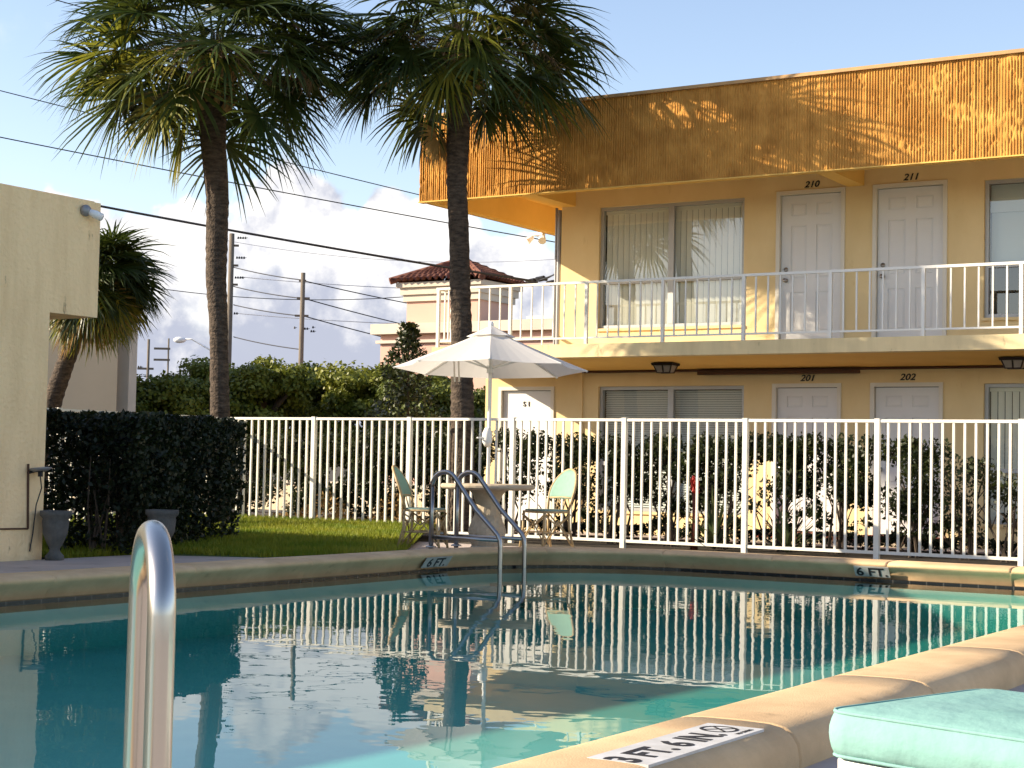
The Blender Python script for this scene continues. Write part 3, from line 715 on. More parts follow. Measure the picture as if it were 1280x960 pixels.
mb = MB(); mb.tube([(-11.42, 10.40, .83), (-11.33, 10.47, .86)], .012, 8); mb.tube([(-11.33, 10.47, .86), (-11.33, 10.47, .80)], .022, 10); mb.build('bracket', 'black', wl)
mb = MB(); mb.tube([(-11.33, 10.47, .80), (-11.33, 10.49, .70), (-11.38, 10.48, .55), (-11.40, 10.47, .30), (-11.40, 10.44, .14)], .006, 5); mb.build('cable', 'wire', wl)

# urns
def urn(name, label, x, y, s):
    t = thing(name, label, 'planter', (x, y, .05), 'concrete planters by the hedge')
    mb = MB(); mb.lathe([(.11 * s, 0), (.13 * s, .02), (.13 * s, .05), (.075 * s, .09), (.07 * s, .12), (.11 * s, .16), (.17 * s, .25), (.185 * s, .36), (.175 * s, .38), (.215 * s, .41), (.215 * s, .45), (.18 * s, .45), (.16 * s, .40)], (x, y, .05), 28)
    mb.build('bowl', 'urn', t, smooth=True, recalc=True)
    mb = MB(); mb.lathe([(.155 * s, .40), (.10 * s, .42)], (x, y, .05), 16); mb.build('soil', 'soil', t)
urn('planter_urn', 'grey concrete urn on the deck against the corner of the cream building', -11.26, 10.60, .64)
urn('planter_urn', 'grey concrete urn in front of the hedge behind the steel grab rail', -11.05, 11.72, .72)

# ------------------------------------------------------------------ fence
FNY = 18.42; PS = 1.62
fence = thing('pool_fence', 'white metal picket fence running along the far side of the pool', 'fence', (-8, FNY, 0))
def fence_run(P0, d, n, gz=lambda x, y: 0., last=True):
    d = Vector(d)
    for i in range(n):
        a = Vector(P0) + d * PS * i; b = a + d * PS
        mb = MB()
        mb.bar(a + Vector((0, 0, 1.565)), b + Vector((0, 0, 1.565)), .042, .034); mb.bar(a + Vector((0, 0, .075)), b + Vector((0, 0, .075)), .034, .036)
        for k in range(1, 13):
            p = a + d * PS * k / 13; j = random.uniform(-.002, .002)
            mb.bar(p + Vector((j, 0, .093)), p + Vector((-j, 0, 1.548)), .026, .026, up=(0, 1, 0))
        mb.build('picket_panel', 'fence_white', fence)
    for i in range(n + 1):
        if i == 0 and not last: continue
        a = Vector(P0) + d * PS * i; mb = MB(); mb.box((a.x - .031, a.y - .031, -.02), (a.x + .031, a.y + .031, 1.584)); mb.box((a.x - .034, a.y - .034, 1.584), (a.x + .034, a.y + .034, 1.592))
        mb.build('post', 'fence_white', fence, bevel=.004)
x_c = -4.85 - 7 * PS
fence_run((x_c, FNY, 0), (1, 0, 0), 11)
fence_run((x_c, FNY, 0), (0.02, -1, 0), 5, last=False)

# ------------------------------------------------------------------ pool ladder, grab rail
ld = thing('pool_ladder', 'two rail stainless pool ladder arching over the far left coping', 'pool ladder', (-8.9, 13.6, .18))
def arc_pts(c, r, a0, a1, n, ex, ez): return [Vector(c) + Vector(ex) * r * math.cos(R(a0 + (a1 - a0) * k / n)) + Vector(ez) * r * math.sin(R(a0 + (a1 - a0) * k / n)) for k in range(n + 1)]
for y in (13.42, 13.86):
    mb = MB(); ex = Vector((1, .03, 0)).normalized(); o = Vector((-9.17, y + .02, 0)); ez = Vector((0, 0, 1))
    P = lambda u_, z_: o + ex * u_ + ez * z_
    pts = [P(0, .15), P(0, .5), P(0, .76)]
    pts += arc_pts(P(.145, .76), .145, 180, 38, 9, ex, ez)
    pts += [P(.50, .55), P(.70, .365), P(.745, .32), P(.77, .27), P(.775, .2), P(.775, -.3), P(.775, -1.2)]
    mb.tube(pts, .0235, 12); rr = mb.build('rail', 'steel_old', ld, smooth=True)
    mb = MB(); mb.tube([P(0, .275), P(.775, .275)], .019, 10); mb.build('brace', 'steel_old', rr, smooth=True)
    mb = MB(); mb.lathe([(.055, 0), (.05, .012), (.026, .02)], P(0, .176), 16); mb.build('flange', 'steel_old', rr, smooth=True)
for z in (-.16,):
    mb = MB(); mb.box((-8.48, 13.42, z), (-8.36, 13.90, z + .03)); mb.build('tread', 'steel_old', ld)
gr = thing('grab_rail', 'brushed stainless grab rail standing close by in the left foreground', 'grab rail', (-2.04, 2.17, .18))
mb = MB(); a = Vector((-2.035, 2.165, 0)); b = Vector((-2.355, 2.447, 0)); ex = (b - a).normalized(); Lr = (b - a).length; r_ = Lr / 2; ez = Vector((0, 0, 1)); cz = .882 - .024 - r_ * .62
c = (a + b) / 2 + ez * cz
arc = [c - ex * r_ * math.cos(R(q)) + ez * r_ * .62 * math.sin(R(q)) for q in range(0, 181, 9)]
pts = [a + ez * .1, a + ez * .3] + [a + ez * (cz - .05)] + arc + [b + ez * (cz - .06) + ex * .004, b + ez * .2 + ex * .03, b - ez * .5 + ex * .06]
mb.tube(pts, .0245, 24); mb.build('rail', 'steel', gr, smooth=True)
mb = MB(); mb.lathe([(.06, 0), (.055, .014), (.027, .022)], (a.x, a.y, .176), 20); mb.build('flange', 'steel', gr, smooth=True)

# ------------------------------------------------------------------ table, umbrella, chairs
TX, TY, TZ = -9.81, 15.45, .045
tb = thing('round_table', 'round concrete table on a diamond patterned pedestal behind the pool ladder', 'table', (TX, TY, TZ))
mb = MB(); mb.lathe([(.05, .665), (.46, .665), (.50, .675), (.515, .69), (.515, .71), (.50, .725), (.03, .728)], (TX, TY, TZ), 40); mb.build('tabletop', 'concrete_tbl', tb, smooth=False, recalc=True)
mb = MB(); pr = [(.17, 0), (.185, .03), (.165, .06)] + [(.165 + .03 * math.sin(math.pi * min(1, k / 9)) - .055 * max(0, (k - 5) / 9) ** 1., .06 + k * .035) for k in range(12)] + [(.125, .5), (.14, .56), (.17, .62), (.21, .664)]
mb.lathe(pr, (TX, TY, TZ), 48, mod=lambda a_, z_: 1 + (.07 * (abs(math.sin(a_ * 6 + z_ * 22)) * abs(math.sin(a_ * 6 - z_ * 22))) if .06 < z_ < .48 else 0))
mb.build('pedestal', 'concrete_tbl', tb, recalc=True)
um = thing('patio_umbrella', 'open white canvas patio umbrella standing through the round table', 'umbrella', (TX, TY, TZ))
mb = MB(); mb.tube([(TX, TY, TZ + .02), (TX, TY, 2.50)], .021, 12); mb.build('pole', 'pole_white', um, smooth=True)
mb = MB(); mb.tube([(TX + .0, TY - .03, 1.18), (TX + .0, TY - .035, 1.23), (TX, TY - .035, 1.32), (TX, TY - .03, 1.38)], [.03, .055, .055, .03], 12); mb.tube([(TX, TY - .08, 1.27), (TX - .06, TY - .10, 1.27), (TX - .06, TY - .14, 1.27)], .01, 6); mb.build('crank', 'pole_white', um, smooth=True)
# canopy local frame tilted a little away from the pool
tilt_ax = Vector((CR[0], CR[1], 0)).normalized(); RT = Matrix.Rotation(R(-2.6), 3, tilt_ax)
ORI = Vector((TX, TY, 2.42)); yaw0 = math.atan2(-CW[1], -CW[0])
def cp(a_, r_, z_): return ORI + RT @ Vector((r_ * math.cos(a_), r_ * math.sin(a_), z_))
RU, HU = 1.07, .40
def canopy(r0, r1, z0, z1, nr, sag, na=6):
    vs_ = []; fs_ = []; ntot = 8 * na
    for i in range(nr + 1):
        f = i / nr; r_ = r0 + (r1 - r0) * f; z_ = z0 + (z1 - z0) * (f ** .93)
        for k in range(ntot):
            s_ = k / na; b_ = math.floor(s_); q = s_ - b_; a0 = yaw0 + b_ * math.pi / 4; a1 = a0 + math.pi / 4
            p = Vector((math.cos(a0), math.sin(a0))) * (1 - q) + Vector((math.cos(a1), math.sin(a1))) * q
            bow = 4 * q * (1 - q); p *= (1 - .06 * bow * f)
            vs_.append(ORI + RT @ Vector((p.x * r_, p.y * r_, z_ - sag * bow * f * (1 - .6 * f))))
    for i in range(nr):
        for k in range(ntot): k2 = (k + 1) % ntot; fs_.append((i * ntot + k, i * ntot + k2, (i + 1) * ntot + k2, (i + 1) * ntot + k))
    return vs_, fs_
mb = MB(); mb.add(*canopy(.06, RU, 0.02, -HU, 8, .025)); cpy = mb.build('canopy', 'canvas', um)
mb = MB(); mb.add(*canopy(.02, .27, .075, -.045, 3, .01)); mb.build('vent', 'canvas', cpy)
mb = MB(); mb.tube([cp(0, 0, .05), cp(0, 0, .09), cp(0, 0, .12), cp(0, 0, .13)], [.02, .03, .018, .004], 10); mb.build('finial', 'pole_white', um, smooth=True)
mb = MB(); mb.tube([(TX, TY, 1.98), (TX, TY, 2.06)], .04, 12); mb.build('hub', 'pole_white', um)
for k in range(8):
    a_ = yaw0 + k * math.pi / 4; mb = MB(); mb.bar(cp(a_, .05, -.02), cp(a_, RU * .99, -HU * .99 - .01), .016, .02); mb.bar((TX + .03 * math.cos(a_), TY + .03 * math.sin(a_), 2.03), cp(a_, RU * .52, -HU * .53 - .015), .014, .014); mb.build('rib', 'pole_white', um)
mb = MB(); q = cp(yaw0 + math.pi * 1.25, RU * .55, -HU * .6)
for dx in (0, .06): mb.bar(q + Vector((dx, 0, .05)), q + Vector((dx + .02, 0, -.27)), .022, .003, up=(0, 1, 0))
mb.build('tie_strap', 'canvas', um)

def chair(label, x, y, rz):
    t = thing('bistro_chair', label, 'chair', (x, y, TZ), 'rattan chairs at the round table'); t.rotation_euler = (0, 0, rz)
    P = lambda a_, b_, c_: (x + a_, y + b_, TZ + c_)
    for (sx, sy) in ((1, 1), (1, -1), (-1, 1), (-1, -1)):
        mb = MB(); mb.tube([P(.20 * sx - (.05 if sx < 0 else -.02), .19 * sy, 0), P(.185 * sx, .175 * sy, .25), P(.18 * sx, .17 * sy, .44)], .014, 7); mb.build('leg', 'rattan', t, smooth=True)
    mb = MB()
    for k in range(25):
        a0, a1 = 2 * math.pi * k / 24, 2 * math.pi * (k + 1) / 24
    ringp = []
    for k in range(25):
        a_ = 2 * math.pi * k / 24; e = 3.; cx_ = math.copysign(abs(math.cos(a_)) ** (2 / e), math.cos(a_)); cy_ = math.copysign(abs(math.sin(a_)) ** (2 / e), math.sin(a_)); ringp.append((.21 * cx_, .21 * cy_))
    mb.add([P(a_, b_, .455) for a_, b_ in ringp[:-1]] + [P(a_, b_, .43) for a_, b_ in ringp[:-1]], [tuple(range(24)), tuple(range(47, 23, -1))] + [(k, 24 + k, 24 + (k + 1) % 24, (k + 1) % 24) for k in range(24)])
    mb.build('seat', 'mint_dark', t, recalc=True)
    mb = MB()
    for sy in (1, -1):
        mb.tube([P(.19, .18 * sy, .40), P(.0, .18 * sy, .28), P(-.19, .18 * sy, .40)], .009, 6); mb.tube([P(.20, .185 * sy, .06), P(0, .18 * sy, .33), P(-.21, .185 * sy, .06)], .009, 6)
        mb.tube([P(.195, .18 * sy, .20), P(-.20, .18 * sy, .20)], .009, 6)
    for sx in (1, -1):
        mb.tube([P(.195 * sx, .18, .40), P(.19 * sx, 0, .27), P(.195 * sx, -.18, .40)], .009, 6); mb.tube([P(.195 * sx, .18, .10), P(.195 * sx, 0, .32), P(.195 * sx, -.18, .10)], .009, 6)
    mb.tube([P(a_, b_, .43) for a_, b_ in ringp], .013, 6, cap=False)
    mb.build('frame', 'rattan', t, smooth=True)
    # back: oval panel in a cane hoop, leaning backwards
    def bk(u_, v_): z_ = .46 + v_ * .44; return P(-.20 - .11 * v_ - .05 * v_ * v_ + .08 * (u_ / .2) ** 2 * .35, u_, z_)
    mb = MB(); hoop = []
    for k in range(17):
        a_ = math.pi * (k / 16); hoop.append(bk(.20 * math.cos(a_), .40 + .60 * math.sin(a_)))
    hoop = [bk(.17, -.05), bk(.19, .2)] + hoop + [bk(-.19, .2), bk(-.17, -.05)]
    mb.tube(hoop, .014, 7); mb.tube([bk(.185, .28), bk(0, .30), bk(-.185, .28)], .010, 6); mb.tube([bk(.06, 0), bk(.06, .30)], .008, 6); mb.tube([bk(-.06, 0), bk(-.06, .30)], .008, 6)
    hp = mb.build('back_hoop', 'rattan', t, smooth=True)
    mb = MB(); N_ = 14; M_ = 8; vs_ = []
    for j in range(M_ + 1):
        v_ = .26 + .73 * j / M_; wdt = .19 if v_ < .40 else .19 * math.sqrt(max(0.0, 1 - ((v_ - .40) / .60) ** 2)) + .004
        for i in range(N_ + 1): vs_.append(bk(-wdt + 2 * wdt * i / N_, v_))
    fs_ = [(j * (N_ + 1) + i, j * (N_ + 1) + i + 1, (j + 1) * (N_ + 1) + i + 1, (j + 1) * (N_ + 1) + i) for j in range(M_) for i in range(N_)]
    mb.add(vs_, fs_); bp_ = mb.build('backrest', 'mint', t, smooth=True); sm = bp_.modifiers.new('solid', 'SOLIDIFY'); sm.thickness = .018; sm.offset = 0
chair('rattan bistro chair with mint back, left of the table, facing right', -10.34, 15.02, R(20))
chair('rattan bistro chair with mint back, right of the table, facing left', -9.42, 16.05, R(252))

# ------------------------------------------------------------------ sun lounger
A = Vector((-1.36, 3.55, 0)); ux = Vector((.955, -.285, 0)).normalized(); uy = Vector((.285, .955, 0)).normalized()
lg = thing('sun_lounger', 'white sun lounger on the near deck at the right edge', 'sun lounger', A + Vector((0, 0, .045)))
Q = lambda a_, b_, c_: A + ux * a_ + uy * b_ + Vector((0, 0, c_))
mb = MB()
for b_ in (.03, .55): mb.bar(Q(.03, b_, .315), Q(1.9, b_, .315), .04, .10)
mb.bar(Q(.03, .03, .315), Q(.03, .57, .315), .04, .10); mb.bar(Q(1.9, .03, .315), Q(1.9, .57, .315), .04, .10)
for k in range(14): mb.bar(Q(.1 + k * .135, .03, .345), Q(.1 + k * .135, .56, .345), .07, .018)
mb.build('frame', 'lounger_white', lg, bevel=.004)
for (a_, b_) in ((.10, .06), (.10, .52), (1.8, .06), (1.8, .52)):
    mb = MB(); mb.bar(Q(a_, b_, .045), Q(a_, b_, .27), .05, .05, up=(0, 1, 0)); mb.build('leg', 'lounger_white', lg)
cu_t = thing('lounger_cushion', 'pale aqua piped cushion lying on the white sun lounger', 'cushion', A + Vector((0, 0, .365)))
def cushion():
    nx, ny = 60, 22; Lx, Ly = 1.92, .62; zt0, zb0 = .470, .375
    from mathutils import noise as mn
    P = []
    for j in range(ny + 1):
        for i in range(nx + 1):
            u_, v_ = i / nx, j / ny; d = min(u_ * Lx, (1 - u_) * Lx, v_ * Ly, (1 - v_) * Ly)
            e = min(1, d / .16); puff = .022 * (1 - (1 - e) ** 2)
            nz = mn.fractal(Vector((u_ * 5, v_ * 3, 2.)), 1., 2., 3) * .007
            P.append((u_, v_, puff + nz * e))
    vs_ = []; fs_ = []
    def corner(u_, v_):
        x_, y_ = u_ * Lx, v_ * Ly; r_ = .05
        cx_ = min(max(x_, r_), Lx - r_); cy_ = min(max(y_, r_), Ly - r_); dx, dy = x_ - cx_, y_ - cy_; l = math.hypot(dx, dy)
        if l > r_: x_, y_ = cx_ + dx / l * r_, cy_ + dy / l * r_
        return x_, y_
    for (u_, v_, h_) in P: x_, y_ = corner(u_, v_); vs_.append(Q(x_, y_, zt0 + h_))
    for (u_, v_, h_) in P: x_, y_ = corner(u_, v_); vs_.append(Q(x_, y_, zb0 - h_ * .3))
    W_ = nx + 1; n0 = len(P)
    for j in range(ny):
        for i in range(nx):
            q = (j * W_ + i, j * W_ + i + 1, (j + 1) * W_ + i + 1, (j + 1) * W_ + i); fs_.append(q); fs_.append(tuple(n0 + k for k in q[::-1]))
    loop = [i for i in range(nx)] + [j * W_ + nx for j in range(ny)] + [ny * W_ + i for i in range(nx, 0, -1)] + [j * W_ for j in range(ny, 0, -1)]
    # boxed border with a slight bulge and vertical puckers
    ctr = Q(Lx / 2, Ly / 2, 0); prev = loop; rows = 6
    for r_ in range(1, rows + 1):
        f = r_ / rows
        if r_ == rows: cur = [n0 + k for k in loop]
        else:
            cur = []
            for idx, k in enumerate(loop):
                a_ = Vector(vs_[k]); b_ = Vector(vs_[n0 + k]); p = a_.lerp(b_, f)
                u_ = P[k][0]; v_ = P[k][1]; nrm = (uy * ((v_ > .999) - (v_ < .001)) + ux * ((u_ > .999) - (u_ < .001)))
                if nrm.length > 0: nrm.normalize()
                bulge = .014 * math.sin(math.pi * f) + .008 * mn.noise(Vector((idx * .45, f * 1.2, 0))) * math.sin(math.pi * f)
                vs_.append(p + nrm * bulge); cur.append(len(vs_) - 1)
        m_ = len(loop)
        for i in range(m_): fs_.append((prev[i], cur[i], cur[(i + 1) % m_], prev[(i + 1) % m_]))
        prev = cur
    mb = MB(); mb.add(vs_, fs_); o = mb.build('fabric_cover', 'aqua', cu_t, smooth=True, recalc=True)
    mb = MB(); mb.tube([Vector(vs_[k]) for k in loop + loop[:1]], .0045, 6, cap=False); mb.tube([Vector(vs_[n0 + k]) for k in loop + loop[:1]], .0045, 6, cap=False); mb.build('piping', 'aqua', o, smooth=True)
cushion()

# ------------------------------------------------------------------ palms
def fan(Vl, Fl, Ml, hub, dirv, up, rad, mi, nl=34, spread=300, droop=.35):
    """one costapalmate leaf: leaflets radiating from hub round dirv"""
    dirv = dirv / np.linalg.norm(dirv); side = np.cross(dirv, up); side /= np.linalg.norm(side); nrm = np.cross(side, dirv)
    for k in range(nl):
        a = R(-spread / 2 + spread * (k + .5) / nl + random.uniform(-3, 3)); L = rad * (1. - .30 * abs(a / R(spread / 2)) ** 2) * random.uniform(.85, 1.08)
        d0 = dirv * math.cos(a) + side * math.sin(a) + nrm * (.16 - .10 * math.cos(a)); d0 /= np.linalg.norm(d0)
        t = np.cross(d0, nrm); t /= np.linalg.norm(t); t = t * .8 + nrm * random.uniform(-.6, .6); t /= np.linalg.norm(t)
        segs = 4; b0 = len(Vl); p = hub + d0 * .04; d = d0.copy(); dr = droop * random.uniform(.5, 1.5)
        wd = [.010, .021, .018, .010, .0012]
        for s in range(segs + 1):
            Vl.append(p - t * wd[s]); Vl.append(p + t * wd[s])
            d = d + np.array([0, 0, -dr * (.15 + .5 * s / segs)]); d /= np.linalg.norm(d); p = p + d * L / segs
        for s in range(segs): Fl.append((b0 + 2 * s, b0 + 2 * s + 1, b0 + 2 * s + 3, b0 + 2 * s + 2)); Ml.append(mi)
def strip(Vl, Fl, Ml, pts, w, mi):
    b0 = len(Vl); pts = [np.array(p) for p in pts]; t = np.cross(pts[-1] - pts[0], np.array([0, 0, 1.])); n_ = np.linalg.norm(t); t = t / n_ if n_ > 1e-6 else np.array([1., 0, 0])
    for i, p in enumerate(pts): Vl.append(p - t * w); Vl.append(p + t * w)
    for s in range(len(pts) - 1): Fl.append((b0 + 2 * s, b0 + 2 * s + 1, b0 + 2 * s + 3, b0 + 2 * s + 2)); Ml.append(mi)

def palm(label, cl, radii, crown, nf, pet, rad, els, old=.12, flowers=0, nl=34, extra=(), fronds=()):
    cl = [np.array(p) for p in cl]
    t = thing('palm_tree', label, 'palm tree', (cl[-1][0], cl[-1][1], 0))
    # trunk with rings and bumps
    zs_ = np.linspace(crown[2] - .05, 0 - .02, 90); mb = MB(); zz = np.array([p[2] for p in cl])[::-1]; pts = []; rr = []
    for z in zs_:
        x_ = np.interp(z, zz, np.array([p[0] for p in cl])[::-1]); y_ = np.interp(z, zz, np.array([p[1] for p in cl])[::-1]); pts.append((x_, y_, z)); rr.append(np.interp(z, zz, np.array(radii)[::-1]) * (1 + .035 * math.sin(z * 41) + random.uniform(-.025, .025)))
    mb.tube(pts, rr, 18); mb.build('trunk', 'bark_palm', t, smooth=True)
    # old leaf bases
    mb = MB()
    for k in range(46):
        a_ = k * 2.4; h = -.55 + .62 * (k / 46); r0 = radii[0] * 1.02; b = np.array(crown) + np.array([0, 0, h]); o_ = np.array([math.cos(a_), math.sin(a_), 0])
        p0 = b + o_ * r0 * .8; p1 = b + o_ * (r0 + .05) + np.array([0, 0, .10]); p2 = b + o_ * (r0 + .12 + .04 * random.random()) + np.array([0, 0, .20])
        mb.tube([p0, p1, p2], [.05, .045, .018], 5)
    mb.build('leaf_bases', 'boots', t)
    Vl, Fl, Ml = [], [], []; c = np.array(crown)
    for k in range(nf):
        f = k / nf; az = k * 2.39996 + random.uniform(-.25, .25); e = R(els[0] + (els[1] - els[0]) * f + random.uniform(-9, 9))
        L = pet * random.uniform(.8, 1.15); o_ = np.array([math.cos(az), math.sin(az), 0])
        p0 = c + o_ * .06; p1 = p0 + (o_ * math.cos(e) + np.array([0, 0, math.sin(e)])) * L * .55; e2 = e - R(22); p2 = p1 + (o_ * math.cos(e2) + np.array([0, 0, math.sin(e2)])) * L * .5
        mi = 0
        if f > .72 and random.random() < old * 3: mi = 1
        if f > .9 and random.random() < old * 2: mi = 2
        strip(Vl, Fl, Ml, [p0, p1, p2], .016, mi)
        e3 = e2 - R(16); dv = o_ * math.cos(e3) + np.array([0, 0, math.sin(e3)]); upv = -o_ * math.sin(e3) + np.array([0, 0, math.cos(e3)])
        upv = upv + np.cross(o_, np.array([0, 0, 1.])) * random.uniform(-.5, .5)
        fan(Vl, Fl, Ml, p2, dv, upv, rad * random.uniform(.85, 1.1), mi, nl=nl, spread=random.uniform(250, 310), droop=random.uniform(.28, .6))
    for (hx, hy, dd, mi, rs, *hang) in fronds:  # the yellow-green leaf index paints sunlight onto the front fronds
        dc = float((cl[0] - EYE) @ CW); hub = at(hx, hy, dc + dd); o_ = hub - c; o2 = np.array([o_[0], o_[1], 0]); o2 /= max(1e-3, np.linalg.norm(o2))
        strip(Vl, Fl, Ml, [c, (c + hub) / 2 + np.array([0, 0, .12]), hub], .015, mi)
        dv = o_ / np.linalg.norm(o_) * (.35 if hang else 1.) + np.array([0, 0, -1. if hang else -.45]); upv = np.array([0, 0, 1.]) + o2 * .35 + rng.normal(size=3) * .25
        fan(Vl, Fl, Ml, hub, dv, upv, rad * rs, mi, nl=nl + 4, spread=random.uniform(230, 290), droop=random.uniform(.45, .95))
    for (az, e_, L_, mi) in extra:
        az = R(az); o_ = np.array([math.cos(az), math.sin(az), 0]); e = R(e_); d_ = o_ * math.cos(e) + np.array([0, 0, math.sin(e)])
        strip(Vl, Fl, Ml, [c, c + d_ * L_ * .5, c + d_ * L_], .016, mi); upv = -o_ * math.sin(e) + np.array([0, 0, math.cos(e)])
        fan(Vl, Fl, Ml, c + d_ * L_, d_ + np.array([0, 0, -.3]), upv, rad, mi, nl=nl, spread=280, droop=.5)
    np_mesh('crown', np.array(Vl), np.array(Fl), ['palm_leaf', 'palm_old_sunlit', 'palm_dead'], t, np.array(Ml))
    if flowers:
        mb = MB()
        for k in range(flowers):
            az = random.uniform(0, 6.28); o_ = np.array([math.cos(az), math.sin(az), 0]); p = c + np.array([0, 0, .1]); d_ = o_ * .8 + np.array([0, 0, .55]); L_ = pet * 1.3; st_ = []
            for s in range(7): st_.append(p.copy()); d_ = d_ + np.array([0, 0, -.20]); p = p + d_ / np.linalg.norm(d_) * L_ / 6
            mb.tube(st_, .010, 4)
            for q in range(110):
                s = random.uniform(1.6, 5.99); i = int(s); b = st_[i] + (st_[i + 1] - st_[i]) * (s - i); e_ = rng.normal(size=3) * .13 + np.array([0, 0, -.10])
                mb.tube([b, b + e_ * .6, b + e_ * 1.1 + np.array([0, 0, -.05])], .0032, 3, cap=False)
        mb.build('flower_stalks', 'palm_flower', t)
    return t
P1Y = 16.5; cl1 = [atY(x, y, P1Y) for x, y in ((262, 105), (264, 140), (268, 200), (272, 250), (271, 300), (270, 350), (273, 400), (274, 450), (275, 520))] + [np.array([atY(276, 560, P1Y)[0], P1Y, -.05])]
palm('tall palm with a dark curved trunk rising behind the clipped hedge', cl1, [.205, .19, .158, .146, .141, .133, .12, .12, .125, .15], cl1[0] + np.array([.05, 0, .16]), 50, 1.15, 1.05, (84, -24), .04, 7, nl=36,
     fronds=[(150, 62, -.4, 1, 1.), (120, 70, .5, 0, 1.), (170, 88, -.8, 1, 1.), (205, 120, .3, 0, .85), (228, 168, -.2, 1, .74, 1), (205, 140, .5, 0, .7, 1), (330, 45, -.6, 0, 1.), (372, 62, .2, 0, 1.), (395, 92, -.3, 0, .9), (340, 100, .7, 0, .9), (303, 122, -.2, 0, .58, 1),
             (255, 62, -1.0, 1, .9), (285, 72, -.9, 2, .6), (232, 60, -.9, 1, .8), (140, 20, .3, 0, 1.), (180, 15, -.6, 0, 1.), (360, 12, .3, 0, 1.), (405, 50, .5, 0, 1.), (350, 70, -.9, 0, .9), (385, 20, -.5, 0, 1.), (130, 100, .2, 0, .8), (180, 60, .8, 0, 1.), (310, 30, .9, 0, 1.), (268, 40, 1.0, 0, 1.)])
P2Y = 18.75; cl2 = [atY(x, y, P2Y) for x, y in ((575, 80), (574, 120), (573, 160), (571, 230), (574, 300), (575, 350), (577, 420), (578, 520))] + [np.array([atY(579, 560, P2Y)[0], P2Y, -.05])]
palm('tall palm in front of the motel corner, its trunk rising behind the umbrella', cl2, [.20, .19, .16, .14, .135, .14, .145, .16, .18], cl2[0] + np.array([.02, 0, .12]), 46, 1.08, 1.0, (84, -24), .04, 8, nl=36,
     fronds=[(478, 62, -.3, 0, 1.), (490, 95, .4, 0, .9), (462, 85, -.5, 0, .9), (532, 150, .1, 0, .70, 1), (548, 172, -.2, 2, .45, 1), (560, 85, -.9, 1, .95), (578, 38, -1.0, 1, .9), (602, 20, -.9, 1, .9), (552, 110, -.7, 1, .8), (648, 62, -.4, 0, 1.), (690, 82, .2, 0, 1.), (700, 108, -.4, 0, .95), (655, 112, .5, 0, .95), (606, 138, 0, 0, .60, 1), (715, 45, .3, 0, 1.), (500, 25, .3, 0, 1.), (450, 40, .4, 0, 1.), (465, 115, .1, 0, .8), (515, 60, -.7, 0, .9), (680, 40, -.6, 0, 1.), (640, 20, .8, 0, 1.), (620, 95, -.7, 0, .9)])
P3Y = 20.; cl3 = [atY(x, y, P3Y) for x, y in ((98, 385), (90, 430), (78, 465), (66, 500), (58, 540))]; cl3 += [np.array([cl3[-1][0] - .25, P3Y, -.05])]
palm('short shaggy leaning palm half hidden behind the cream building', cl3, [.16, .15, .15, .16, .17, .2], atY(122, 348, P3Y), 95, .55, .78, (70, -62), .25, 0, nl=30, extra=[(180, -60, .6, 1), (200, -65, .7, 2), (150, -62, .6, 2), (220, -50, .6, 1), (-120, -65, .7, 2), (-150, -60, .7, 2)])

# ------------------------------------------------------------------ hedge, shrubs
def foliage_box(poly_fn, n, size, mats, name, parent, aspect=.6):
    P = poly_fn(n); V, Fq = leaf_quads(P, size, None, aspect); return np_mesh(name, V, Fq, mats, parent)
hg = thing('clipped_hedge', 'dense dark clipped hedge between the cream building and the lawn', 'hedge', (-12.4, 13.3, .05))
from mathutils import noise as mn
def hedge_pts(n):
    s = rng.uniform(0, 1, n); u_ = rng.uniform(-1, 1, n); z = rng.uniform(0, 1, n) ** .85
    ed = rng.random(n) < .55; u_ = np.where(ed, np.sign(u_) * (1 - .35 * rng.random(n) ** 2), u_); tp = rng.random(n) < .18; z = np.where(tp, 1 - .12 * rng.random(n), z)
    a = np.array([-11.70, 11.42]); b = np.array([-12.80, 14.2]); ax = (b - a); L = np.linalg.norm(ax); ax /= L; px_ = np.array([ax[1], -ax[0]])
    w_ = .50 + .06 * np.array([mn.noise(Vector((q * 6, zz * 4, 0))) for q, zz in zip(s, z)])
    H = 1.33 + .05 * np.array([mn.noise(Vector((q * 9, uu * 2, 7))) for q, uu in zip(s, u_)])
    w_ = w_ * (.80 + .2 * np.clip(z * 3, 0, 1))
    xy = a + ax * (s * L)[:, None] + px_ * (u_ * w_)[:, None]
    # openings low down where stems show
    P = np.c_[xy, .08 + z * H]
    keep = (z > .30) | (rng.random(n) < .55)
    return P[keep]
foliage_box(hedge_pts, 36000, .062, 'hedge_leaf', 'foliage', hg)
mb = MB()
for k in range(26):
    f = k / 25; x_, y_ = -11.75 - 1.1 * f, 11.55 + 2.6 * f; x_ += random.uniform(-.2, .2); p = np.array([x_ - .05, y_, .04]); 
    for q in range(3): e = np.array([random.uniform(-.2, .08), random.uniform(-.2, .2), random.uniform(.6, 1.0)]); mb.tube([p, p + e * .5 + np.array([random.uniform(-.05, .05), 0, 0]), p + e], [.014, .010, .004], 5)
mb.build('stems', 'bark', hg)

